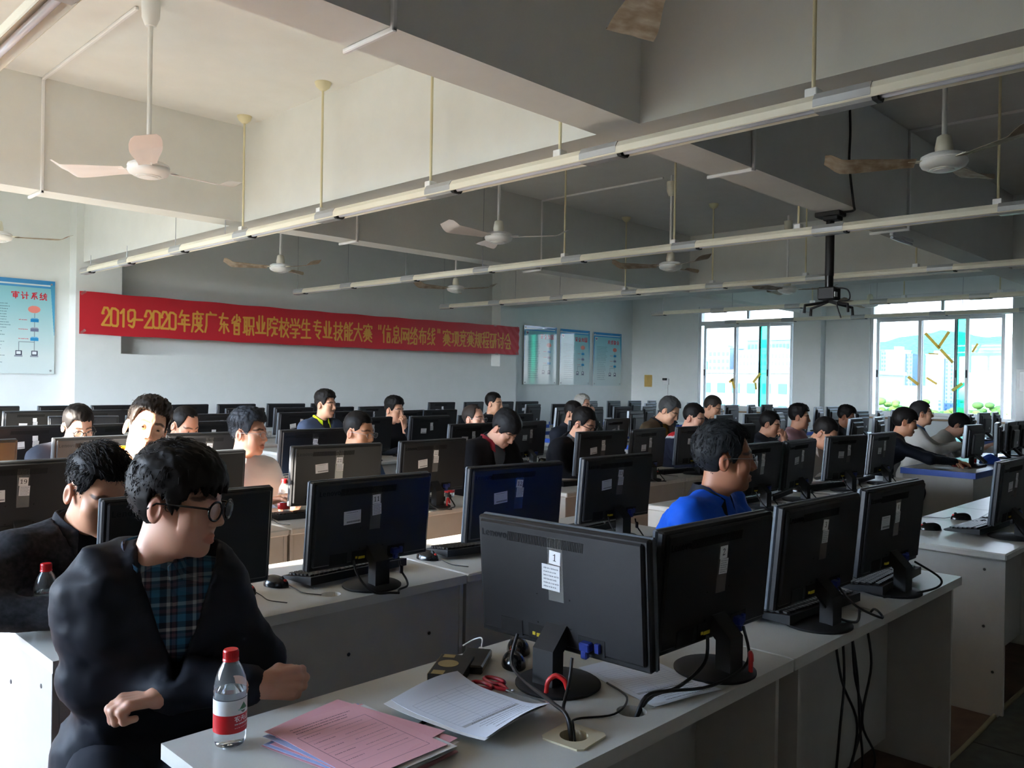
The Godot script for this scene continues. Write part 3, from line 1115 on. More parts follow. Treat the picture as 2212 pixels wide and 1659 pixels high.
func wall_things() -> void:
	# the red cloth banner stretched from column to column
	var bw := 2048
	var bh := 140
	var im := Image.create(bw, bh, false, Image.FORMAT_RGB8)
	im.fill(srgb(196, 30, 44))
	var gold := srgb(214, 160, 62)
	stroke_text(im, "2019-2020", 66, 46, 31, 64, 44.8, 8.0, gold)
	stroke_text(im, "年度广东省职业院校学生专业技能大赛", 322, 34, 45, 80, 49.4, 7.6, gold)
	stroke_text(im, "“", 1180, 34, 34, 80, 49.4, 7.0, gold)
	stroke_text(im, "信息网络布线", 1211, 34, 45, 80, 49.4, 7.4, gold)
	stroke_text(im, "”", 1508, 34, 34, 80, 49.4, 7.0, gold)
	stroke_text(im, "赛项竞赛规程研讨会", 1549, 34, 45, 80, 49.4, 7.2, gold)
	var cloth := print_mat("red banner cloth", im, 0.55)
	cloth.rim_enabled = true
	cloth.rim = 0.2
	var bn := thing("banner", "long red cloth banner with gold Chinese lettering stretched across the wall", "banner", V(-10.86, 1.97, -7.38))
	var m := MB.new()
	m.sheet(150, 8, func(u: float, v: float) -> Vector3:
		var end := smoothstep(0.86, 1.0, u)
		var fold := 0.004 * sin(u * 40.0 + v * 2.0) + end * 0.01 * sin((u * 7.68 + v * 0.9) * 34.0) + 0.006 * sin(u * 9.0)
		var edge := -0.012 * sin(u * PI) + 0.004 * sin(u * 63.0)
		return Vector3(fold, 0.52 * (1.0 - v) + edge, 3.84 - 7.68 * u), 0.002)
	# the sheet runs to -z and down, so its printed side looks to +x
	obj("cloth", m, cloth, bn)
	for q in [[3.8, 0.5], [3.8, 0.03], [-3.8, 0.5], [-3.78, 0.02], [-3.2, 0.51], [-3.25, 0.0]]:
		var c := MB.new()
		c.t = Transform3D(Basis(Vector3.RIGHT, q[0]), V(0.012, q[1], q[0]))
		c.box(Vector3.ZERO, V(0.002, 0.03, 0.07))
		obj("clear_tape", c, M["clear tape"], bn)
	var p1 := print_mat("audit poster print", poster_image("审计系统", 11, false), 0.08)
	var p2 := print_mat("security poster print", poster_image("安全加固", 23, true), 0.05)
	var p3 := print_mat("wireless poster print", poster_image("无线整合", 37, true), 0.05)
	wall_poster("wall_poster", "blue and white poster with red title at the photo's left edge", -2.4, -3.34, 1.475, 2.6, p1)
	wall_poster("wall_poster", "glossy blue poster nearest the banner, full of window reflections", -11.62, -12.56, 1.42, 2.56, p2)
	wall_poster("wall_poster", "blue poster in the middle of the three beside the banner", -12.67, -13.61, 1.42, 2.55, p2)
	wall_poster("wall_poster", "blue poster nearest the room's far corner", -13.74, -14.7, 1.41, 2.54, p3)
	# small things on the window wall
	var s := thing("socket_box", "white surface socket with a black plug and a thin wire below", "socket", V(-10.2, 1.52, FAR_Z))
	m = MB.new()
	m.box(V(0, 0, 0.02), V(0.13, 0.13, 0.04), 0.006)
	obj("box", m, M["white enamel"], s)
	m = MB.new()
	m.box(V(-0.02, 0.05, 0.05), V(0.1, 0.05, 0.05), 0.008)
	obj("plug", m, M["black matt plastic"], s)
	m = MB.new()
	m.box(V(0.03, -0.5, 0.008), V(0.016, 0.86, 0.014), 0.003)
	obj("wire_duct", m, M["white conduit"], s)
	m = MB.new()
	m.box(V(-10.68, 1.53, FAR_Z + 0.002), V(0.2, 0.26, 0.002))
	tag(obj("paper_notice", m, M["yellowed tape"]), "faded yellowish paper patch on the wall left of the socket", "paper")
	var ac := thing("air_conditioner", "tall white cabinet standing right of the right far window", "air conditioner", V(-3.2, 0, FAR_Z + 0.02))
	m = MB.new()
	m.box(V(0, 0.9, 0.2), V(0.6, 1.8, 0.38), 0.01)
	obj("cabinet", m, M["white enamel"], ac)
	m = MB.new()
	m.box(V(0, 1.6, 0.392), V(0.5, 0.3, 0.01), 0.003)
	obj("air_outlet", m, M["grey fixture cap"], ac)
	m = MB.new()
	m.box(V(0.0, 1.24, 0.394), V(0.12, 0.06, 0.01), 0.002)
	obj("display", m, M["black glossy plastic"], ac)


const ROW_WORD := ["front", "second", "third", "fourth", "fifth", "sixth", "seventh", "last"]
const NTH := ["first", "second", "third", "fourth", "fifth", "sixth", "seventh", "eighth"]


func holed_top(mb: MB, w: float, d: float, th: float, holes: Array) -> void:
	# a board of size w (x) by d (z) whose top is at y = 0, with round cable holes [x, z, r]; strips between the holes' cells are plain boxes
	var cells := []
	for h in holes:
		cells.append([h[1] - h[2] - 0.012, h[1] + h[2] + 0.012, h])
	cells.sort_custom(func(a, b): return a[0] < b[0])
	var z := -d / 2
	for c in cells:
		mb.box(V(0, -th / 2, (z + c[0]) / 2), V(w, th, c[0] - z))
		var h: Array = c[2]
		var s: float = h[2] + 0.012
		mb.box(V((-w / 2 + h[0] - s) / 2, -th / 2, h[1]), V(h[0] - s + w / 2, th, 2 * s))
		mb.box(V((w / 2 + h[0] + s) / 2, -th / 2, h[1]), V(w / 2 - h[0] - s, th, 2 * s))
		var n := 24
		for k in n:
			var p := []
			for a in [TAU * k / n, TAU * (k + 1) / n]:
				var e := Vector2(cos(a), sin(a))
				var q := e * (s / maxf(absf(e.x), absf(e.y)))
				p.append(V(h[0] + e.x * h[2], 0, h[1] + e.y * h[2]))
				p.append(V(h[0] + q.x, 0, h[1] + q.y))
			mb.quad(p[0], p[2], p[3], p[1])
			var dn := V(0, -th, 0)
			mb.quad(p[1] + dn, p[3] + dn, p[2] + dn, p[0] + dn)
			mb.quad(p[2], p[0], p[0] + dn, p[2] + dn)
		z = c[1]
	mb.box(V(0, -th / 2, (z + d / 2) / 2), V(w, th, d / 2 - z))


func desk(xf: float, z0: float, z1: float, label: String, group: String, front: bool, holes: Array, blue := false) -> void:
	var wd := absf(z1 - z0)
	var dp := 0.64 if not blue else 0.62
	var zc := (z0 + z1) / 2
	var t := thing("computer_desk", label, "desk", V(xf - dp / 2, 0, zc), 0.0, group)
	var th := 0.032
	var m := MB.new()
	if holes.is_empty():
		m.box(V(0, DESK - th / 2, 0), V(dp, th, wd), 0.006)
	else:
		m.t.origin.y = DESK
		var hs := []
		for h in holes:
			hs.append([h[0] - t.position.x, h[1] - zc, h[2]])
		holed_top(m, dp, wd, th, hs)
	obj("desktop", m, M["pale grey laminate"], t)
	if blue:
		m = MB.new()
		for s in [-1.0, 1.0]:
			m.box(V(0, DESK - 0.026, s * (wd / 2 + 0.001)), V(dp + 0.008, 0.054, 0.006), 0.001)
			m.box(V(s * (dp / 2 + 0.001), DESK - 0.026, 0), V(0.006, 0.054, wd), 0.001)
		obj("edge_band", m, M["blue edge band"], t)
	var key := "side%.2f%s" % [dp, blue]
	if not shapes.has(key):
		var s := MB.new()
		s.box(V(0, (DESK - th) / 2, 0), V(dp - 0.03, DESK - th, 0.018), 0.001)
		shapes[key] = s.mesh()
	for s in [-1.0, 1.0]:
		var o := obj("side_panel", shapes[key], M["grey laminate panel"], t)
		o.position.z = s * (wd / 2 - (0.06 if front else 0.012))
	var inner := wd - (0.14 if front else 0.045)
	if front:
		m = MB.new()
		m.box(V(0.06, (DESK - th) / 2 + 0.03, 0), V(0.016, DESK - th - 0.06, inner), 0.001)
		obj("modesty_panel", m, M["grey laminate panel"], t)
		m = MB.new()
		m.box(V(-0.1, 0.1, -wd / 4), V(0.3, 0.016, inner / 2), 0.001)
		obj("shelf_board", m, M["pale grey laminate"], t)
	else:
		m = MB.new()
		m.box(V(dp / 2 - 0.026, DESK - th - 0.14, 0), V(0.016, 0.28, inner), 0.001)
		obj("front_panel", m, M["grey laminate panel"], t)
		for s in [-1.0, 1.0]:
			m = MB.new()
			m.box(V(dp / 2 - 0.03, (DESK - th - 0.28) / 2 + 0.01, s * (wd / 4 + 0.06)), V(0.016, DESK - th - 0.3, inner / 2 - 0.14), 0.001)
			obj("cabinet_door", m, M["grey laminate panel"], t)
		m = MB.new()
		m.box(V(0.02, 0.05, 0), V(dp - 0.12, 0.016, inner), 0.001)
		obj("bottom_board", m, M["pale grey laminate"], t)
	if xf > -3.0 and not blue:
		if not shapes.has("screw"):
			var s := MB.new()
			s.lathe([[0.0, -0.002], [0.0065, -0.002], [0.0065, 0.001], [0.004, 0.002], [0.0, 0.002]], 10)
			shapes["screw"] = s.mesh()
		for e in [-1.0, 1.0]:
			for q in [[0.22, 0.66], [0.22, 0.4], [-0.05, 0.6], [-0.2, 0.66], [0.26, 0.2], [-0.2, 0.3]]:
				var o := obj("screw_cap", shapes["screw"], M["screw cap"], t)
				o.position = V(q[0], q[1], e * (wd / 2 - (0.06 if front else 0.012) + 0.009))
				o.rotation.x = PI / 2 * e
		if not front:
			for q in [[-0.55, 0.56], [-0.2, 0.56], [0.2, 0.52], [0.5, 0.56], [-0.4, 0.36], [0.4, 0.36]]:
				var o := obj("screw_cap", shapes["screw"], M["screw cap"], t)
				o.position = V(dp / 2 - 0.018, q[1], q[0])
				o.rotation.z = -PI / 2


func stool(at: Vector3, turn: float, label: String) -> void:
	if not shapes.has("stool"):
		var m := MB.new()
		m.box(V(0, 0.435, 0), V(0.34, 0.03, 0.24), 0.006)
		shapes["stool"] = m.mesh()
		m = MB.new()
		m.box(Vector3.ZERO, V(0.034, 0.42, 0.034), 0.003)
		shapes["stool_leg"] = m.mesh()
		m = MB.new()
		m.box(V(0, 0.12, 0), V(0.28, 0.03, 0.018), 0.002)
		m.box(V(0, 0.4, 0), V(0.28, 0.04, 0.018), 0.002)
		shapes["stool_rail"] = m.mesh()
	var t := thing("stool", label, "stool", at, turn, "brown wooden stools")
	obj("seat", shapes["stool"], M["brown stool wood"], t)
	for q in [[1, 1], [1, -1], [-1, 1], [-1, -1]]:
		obj("leg", shapes["stool_leg"], M["brown stool wood"], t).position = V(q[0] * 0.14, 0.21, q[1] * 0.09)
	for s in [-1.0, 1.0]:
		obj("rail", shapes["stool_rail"], M["brown stool wood"], t).position.z = s * 0.09


func furniture() -> void:
	for r in 8:
		var xf: float = ROW_X[r] + 0.1
		var bl := [[-0.705, -2.135, "nearest the camera"], [-2.145, -3.565, "second from the near end"], [-4.19, -5.62, "first beyond the near aisle"], [-5.63, -7.06, "second beyond the near aisle"]]
		for k in 4:
			var holes := []
			if r == 0 and k == 0:
				holes = [[-1.11, -1.33, 0.034], [-1.11, -1.53, 0.034]]
			elif r == 0 and k == 1:
				holes = [[-1.1, -2.78, 0.034]]
			elif r == 1 and k == 0:
				holes = [[-2.42, -1.6, 0.034]]
			desk(xf, bl[k][0], bl[k][1], "pale grey laminate desk in the %s row, %s" % [ROW_WORD[r], bl[k][2]], "grey classroom desks", r == 0, holes)
		if r >= 1:
			desk(xf + 0.13, -7.97, -9.27, "blue-edged desk in the %s row, nearer one of its pair" % ROW_WORD[r], "blue-edged classroom desks", false, [], true)
			desk(xf + 0.13, -9.28, -10.58, "blue-edged desk in the %s row, farther one of its pair" % ROW_WORD[r], "blue-edged classroom desks", false, [], true)
		if r >= 2:
			desk(xf + 0.1, -11.3, -12.6, "blue-edged desk by the far windows in the %s row, nearer one" % ROW_WORD[r], "blue-edged classroom desks", false, [], true)
			desk(xf + 0.1, -12.61, -13.91, "blue-edged desk by the far windows in the %s row, farther one" % ROW_WORD[r], "blue-edged classroom desks", false, [], true)
	var n := 0
	for p in [[-2.02, -3.32, 0.1], [-1.98, -4.75, 0.0], [-1.98, -5.5, 0.2], [-3.2, -3.25, 0.0], [-3.2, -4.7, 0.1], [-4.45, -5.5, 0.0]]:
		stool(V(p[0], 0, p[1]), p[2] + PI / 2, "empty brown wooden stool behind the %s desk row, %s" % [["front", "front", "front", "second", "second", "third"][n], ["at the near aisle", "beyond the near aisle", "farther beyond the aisle", "at the near aisle", "beyond the near aisle", "beyond the near aisle"][n]])
		n += 1
	# the white moulded chair behind the man in blue
	var c := thing("plastic_chair", "white moulded chair behind the man in the blue jacket", "chair", V(-2.0, 0, -2.62), PI / 2 - 0.1)
	var m := MB.new()
	m.sheet(10, 8, func(u: float, v: float) -> Vector3: return Vector3((u - 0.5) * 0.42, 0.45 + 0.012 * pow(2.0 * u - 1.0, 2), -0.2 + v * 0.4), 0.012)
	obj("seat", m, M["white chair shell"], c)
	m = MB.new()
	m.sheet(12, 8, func(u: float, v: float) -> Vector3:
		var x := (u - 0.5) * 0.44 * (1.0 - 0.08 * v)
		return Vector3(x, 0.56 + 0.3 * v - 0.03 * pow(absf(2.0 * u - 1.0), 6.0) * v, -0.2 - 0.05 * v + 0.05 * pow(2.0 * u - 1.0, 2)), 0.012)
	obj("backrest", m, M["white chair shell"], c)
	for q in [[1, 1], [1, -1], [-1, 1], [-1, -1]]:
		m = MB.new()
		m.rod(V(q[0] * 0.17, 0.44, q[1] * 0.16), V(q[0] * 0.2, 0, q[1] * 0.2), 0.012, 8)
		obj("leg", m, M["chair leg metal"], c)
	for s in [-1.0, 1.0]:
		m = MB.new()
		m.rod(V(s * 0.15, 0.44, -0.18), V(s * 0.15, 0.66, -0.225), 0.009, 8)
		obj("back_support", m, M["chair leg metal"], c)
		m = MB.new()
		m.ball(V(s * 0.15, 0.8, -0.235), V(0.007, 0.007, 0.007), 8, 6)
		obj("rivet", m, M["steel"], c)


func text_mesh(text: String, size: float, depth: float, serif := true, bold := false) -> TextMesh:
	var key := "text " + text + str(size) + str(serif)
	if not shapes.has(key):
		var f := SystemFont.new()
		f.font_names = PackedStringArray(["Droid Serif" if serif else "Droid Sans"])
		if bold:
			f.font_weight = 700
		var t := TextMesh.new()
		t.text = text
		t.font = f
		t.font_size = 32
		t.pixel_size = size / 32.0
		t.depth = depth
		t.curve_step = 1.0
		shapes[key] = t
	return shapes[key]


func monitor_shapes() -> void:
	# wide monitor, back towards +z, y = 0 on the desk
	var m := MB.new()
	m.box(V(0, 0, 0.006), V(0.513, 0.316, 0.022), 0.005)
	m.box(V(0, 0.004, 0.02), V(0.49, 0.292, 0.012), 0.005)
	shapes["mon_shell"] = m.mesh()
	m = MB.new()
	m.box(V(0, 0, -0.01), V(0.517, 0.32, 0.014), 0.004)
	shapes["mon_bezel"] = m.mesh()
	m = MB.new()
	m.box(V(0, 0.006, -0.0175), V(0.48, 0.272, 0.002))
	shapes["mon_screen"] = m.mesh()
	m = MB.new()
	for k in 47:
		m.t = Transform3D(Basis(Vector3.BACK, -0.12), V(-0.148 + k * 0.005, 0.117, 0.0262))
		m.box(Vector3.ZERO, V(0.0029, 0.024, 0.0016))
	shapes["mon_vent"] = m.mesh()
	m = MB.new()
	m.box(V(-0.145, -0.122, 0.0255), V(0.07, 0.04, 0.004))
	m.box(V(0.1, -0.122, 0.0255), V(0.075, 0.04, 0.004))
	m.box(V(-0.03, -0.122, 0.0255), V(0.12, 0.04, 0.004))
	shapes["mon_ports"] = m.mesh()
	m = MB.new()
	for q in [V(-0.06, -0.02, 0.026), V(0.04, -0.02, 0.026), V(-0.06, -0.095, 0.026), V(0.04, -0.095, 0.026)]:
		m.ball(q, V(0.003, 0.003, 0.0015), 8, 4)
	shapes["mon_screws"] = m.mesh()
	m = MB.new()
	m.box(V(0.09, -0.122, 0.034), V(0.03, 0.022, 0.024), 0.003)
	m.box(V(0.09, -0.14, 0.04), V(0.018, 0.02, 0.016), 0.003)
	m.box(V(0.12, -0.122, 0.03), V(0.014, 0.024, 0.012), 0.002)
	shapes["mon_plug"] = m.mesh()
	m = MB.new()
	m.box(V(-0.05, -0.128, 0.0285), V(0.026, 0.009, 0.002))
	m.box(V(-0.072, -0.126, 0.0285), V(0.008, 0.008, 0.002))
	shapes["mon_warning"] = m.mesh()
	m = MB.new()
	m.lathe([[0.0, 0.0], [0.1, 0.0], [0.104, 0.003], [0.104, 0.008], [0.098, 0.012], [0.05, 0.018], [0.0, 0.02]], 40)
	shapes["mon_base"] = m.mesh()
	m = MB.new()
	m.t = Transform3D(Basis(Vector3.UP, PI / 2), V(-0.03, 0, 0.0))
	# neck: an upright with a slanting shoulder that runs up into the panel
	m.prism(poly([-0.062, 0.015, -0.02, 0.015, -0.02, 0.09, 0.012, 0.12, 0.012, 0.15, -0.01, 0.15, -0.062, 0.1]), 0, 0.06)
	shapes["mon_neck"] = m.mesh()
	m = MB.new()
	m.tube(path([[-0.1, 0.11, 0.03], [-0.1, 0.07, 0.05], [-0.085, 0.03, 0.08], [-0.06, 0.006, 0.11], [-0.02, 0.005, 0.135], [0.0, 0.004, 0.15]], 5), 0.0042, 6)
	shapes["mon_power_cable"] = m.mesh()
	m = MB.new()
	m.tube(path([[0.09, 0.085, 0.04], [0.092, 0.05, 0.05], [0.1, 0.02, 0.07], [0.08, 0.006, 0.1], [0.03, 0.005, 0.12], [0.0, 0.004, 0.155]], 5), 0.0038, 6)
	m.t = Transform3D(Basis(), V(0.0915, 0.055, 0.05))
	m.box(Vector3.ZERO, V(0.014, 0.03, 0.014), 0.004)
	shapes["mon_video_cable"] = m.mesh()
	m = MB.new()
	m.box(Vector3.ZERO, V(0.034, 0.034, 0.0006))
	shapes["mon_tag"] = m.mesh()
	m = MB.new()
	m.box(Vector3.ZERO, V(0.07, 0.048, 0.0006))
	shapes["mon_asset"] = m.mesh()
	m = MB.new()
	m.box(Vector3.ZERO, V(0.045, 0.16, 0.0004))
	shapes["mon_tape"] = m.mesh()
	m = MB.new()
	m.tube(path([[0, 0, 0], [0.004, 0.03, 0.0], [0.022, 0.045, 0.0], [0.042, 0.036, 0.004], [0.05, 0.016, 0.006]], 4), 0.006, 6)
	shapes["red_clip"] = m.mesh()
	# prints on the labels
	var im := Image.create(96, 66, false, Image.FORMAT_RGB8)
	im.fill(srgb(226, 228, 230))
	print_lines(im, 14, 88, 8, 12, 8, srgb(90, 94, 100), 3)
	print_lines(im, 8, 80, 20, 44, 9, srgb(150, 154, 160), 5, 1)
	for k in 26:
		im.fill_rect(Rect2i(16 + k * 3, 50, 1 + k % 2, 9), srgb(40, 42, 46))
	print_mat("asset label print", im, 0.6)
	im = Image.create(48, 48, false, Image.FORMAT_RGB8)
	im.fill(srgb(222, 224, 226))
	print_lines(im, 5, 44, 6, 44, 7, srgb(120, 124, 130), 8, 2)
	print_mat("note print", im, 0.7)
	# old square monitor
	m = MB.new()
	m.box(V(0, 0, 0.0), V(0.362, 0.304, 0.03), 0.004)
	m.box(V(0, -0.01, 0.024), V(0.33, 0.26, 0.03), 0.012)
	m.box(V(0, -0.02, 0.046), V(0.24, 0.19, 0.03), 0.01)
	shapes["old_shell"] = m.mesh()
	m = MB.new()
	m.box(V(0, 0, -0.008), V(0.368, 0.31, 0.03), 0.004)
	shapes["old_bezel"] = m.mesh()
	m = MB.new()
	m.box(V(0, 0.004, -0.0235), V(0.335, 0.265, 0.002))
	shapes["old_screen"] = m.mesh()
	m = MB.new()
	m.box(V(0, 0.13, -0.01), V(0.06, 0.22, 0.03), 0.006)
	m.box(V(0, 0.012, 0.0), V(0.22, 0.02, 0.18), 0.006)
	m.t = Transform3D(Basis(Vector3.RIGHT, 0.75), V(0, 0.1, 0.05))
	m.box(Vector3.ZERO, V(0.07, 0.024, 0.18), 0.006)
	shapes["old_stand"] = m.mesh()
	# keyboard: wedge, keys, one key
	m = MB.new()
	m.t = Transform3D(Basis(Vector3.UP, PI / 2), V(-0.225, 0, 0))
	m.prism(poly([-0.085, 0.0, 0.075, 0.0, 0.085, 0.004, 0.08, 0.01, -0.06, 0.026, -0.085, 0.028]), 0, 0.45)
	shapes["kb_base"] = m.mesh()
	m = MB.new()
	m.box(Vector3.ZERO, V(0.0165, 0.008, 0.0165), 0.002)
	shapes["key"] = m.mesh()
	m = MB.new()
	m.box(Vector3.ZERO, V(0.1, 0.008, 0.0165), 0.002)
	shapes["space_key"] = m.mesh()
	m = MB.new()
	for q in key_places():
		m.t = Transform3D(Basis(Vector3.RIGHT, 0.11), q[0])
		m.box(Vector3.ZERO, V(0.1 if q[1] else 0.0165, 0.008, 0.0165))
	shapes["all_keys"] = m.mesh()
	# mouse
	m = MB.new()
	m.sheet(12, 16, func(u: float, v: float) -> Vector3:
		var a := (u - 0.5) * PI
		var along := v * 2.0 - 1.0
		var r := sqrt(maxf(0.0, 1.0 - pow(absf(along), 2.6)))
		return Vector3(sin(a) * 0.031 * (0.35 + 0.65 * r) * r, cos(a) * 0.037 * r * (1.0 + 0.15 * along) + 0.001, along * 0.056))
	shapes["mouse"] = m.mesh()
	m = MB.new()
	m.t = Transform3D(Basis(Vector3.BACK, PI / 2), V(0.004, 0.031, -0.028))
	m.lathe([[0.0, -0.004], [0.008, -0.004], [0.008, 0.004], [0.0, 0.004]], 12)
	shapes["wheel"] = m.mesh()
	m = MB.new()
	m.box(V(0, 0.024, -0.04), V(0.012, 0.01, 0.012), 0.003)
	shapes["mouse_light"] = m.mesh()


func key_places() -> Array:
	var a := []
	for row in 6:
		var z := -0.062 + row * 0.0215 + (0.006 if row > 0 else 0.0)
		# row 0 lies at the back (towards the monitor) in the keyboard's own axes: +z is the monitor's side
		var y := 0.032 - (row * 0.0215 + 0.01) * 0.115
		for k in 21:
			var x := -0.206 + k * 0.0195 + (0.012 if k > 14 else 0.0)
			if row == 5 and k > 3 and k < 9:
				if k == 6:
					a.append([Vector3(x, y, -z), true])
				continue
			if row > 2 and k >= 15 and k <= 17 and row != 5 and row != 4:
				continue
			if x > 0.212:
				continue
			a.append([Vector3(x, y, -z), false])
	return a


func wide_monitor(called: String, label: String, at: Vector3, turn: float, number: int, detail: int, clip := false, tilt := 0.085) -> Node3D:
	var t := thing(called, label, "monitor", at, turn, "wide black monitors")
	var p := Node3D.new()
	p.name = "panel"
	t.add_child(p)
	p.position = V(0, 0.236, -0.012)
	p.rotation.x = tilt
	p.scale.y = 0.965
	obj("rear_shell", shapes["mon_shell"], M["black monitor plastic"], p)
	obj("bezel", shapes["mon_bezel"], M["grey bezel edge"], p)
	obj("screen", shapes["mon_screen"], M["screen glass"], p)
	obj("vent_grille", shapes["mon_vent"], M["vent slot"], p)
	if detail > 0:
		obj("port_bay", shapes["mon_ports"], M["vent slot"], p)
		obj("wall_mount_holes", shapes["mon_screws"], M["vent slot"], p)
		obj("video_plug", shapes["mon_plug"], M["blue plug"], p)
		var l := obj("lettering", text_mesh("Lenovo", 0.0245, 0.0016, false, true), M["raised black lettering"], p)
		l.position = V(-0.194, 0.1175, 0.0265)
		obj("warning_label", shapes["mon_warning"], M["warning yellow"], p)
	var r := RandomNumberGenerator.new()
	r.seed = 77 + number
	if number > 0:
		var y0 := 0.078 + r.randf_range(-0.004, 0.004)
		if detail > 0:
			var tp := obj("clear_tape", shapes["mon_tape"], M["clear tape"], p)
			tp.position = V(0.0, 0.05, 0.0264)
		var n := obj("number_tag", shapes["mon_tag"], M["white paper"], p)
		n.position = V(0.0, y0, 0.027)
		n.rotation.z = r.randf_range(-0.12, 0.05)
		if detail > 0:
			var d := obj("number", text_mesh(str(number), 0.024, 0.0003), M["black ink"], n)
			d.position = V(0, 0.0, 0.0005)
		var o := obj("note_tag", shapes["mon_tag"], M["note print"], p)
		o.position = V(0.004, y0 - 0.038, 0.0272)
		o.scale = V(1.12, 1.2, 1) if number != 1 else V(1.6, 1.9, 1)
		if number == 1:
			o.position = V(-0.014, y0 - 0.052, 0.0272)
		o.rotation.z = r.randf_range(-0.08, 0.08)
		if number > 3:
			var b := obj("asset_label", shapes["mon_asset"], M["asset label print"], p)
			b.position = V(-0.098, 0.03 + r.randf_range(-0.012, 0.01), 0.027)
			b.rotation.z = r.randf_range(-0.05, 0.16)
	obj("neck", shapes["mon_neck"], M["black matt plastic"], t)
	obj("base", shapes["mon_base"], M["black matt plastic"], t)
	if detail > 0 and number > 4:
		obj("power_cable", shapes["mon_power_cable"], M["cable black"], t)
		obj("video_cable", shapes["mon_video_cable"], M["cable black"], t)
	if clip:
		var c := obj("red_clip", shapes["red_clip"], M["red mark"], t)
		c.position = V(0.03, 0.008, 0.085)
		c.rotation.y = 0.6
	return t


func keyboard(label: String, at: Vector3, turn: float, detail: bool) -> void:
	var t := thing("keyboard", label, "keyboard", at, turn, "black keyboards")
	obj("base", shapes["kb_base"], M["black matt plastic"], t)
	if not detail:
		obj("key_block", shapes["all_keys"], M["key cap"], t, "stuff")
		return
	for q in key_places():
		var k := obj("key", shapes["space_key" if q[1] else "key"], M["key cap"], t)
		k.position = q[0]
		k.rotation.x = 0.11


func mouse(label: String, at: Vector3, turn: float) -> void:
	var t := thing("computer_mouse", label, "mouse", at, turn, "black mice")
	obj("body", shapes["mouse"], M["black glossy plastic"], t)
	obj("wheel", shapes["wheel"], M["dark rubber"], t)
	obj("red_light", shapes["mouse_light"], M["red mark"], t)
	var m := MB.new()
	m.tube(path([[0, 0.012, -0.054], [0.004, 0.004, -0.09], [0.03, 0.003, -0.15], [0.02, 0.003, -0.22]], 5), 0.0018, 5)
	obj("cord", m, M["cable black"], t)


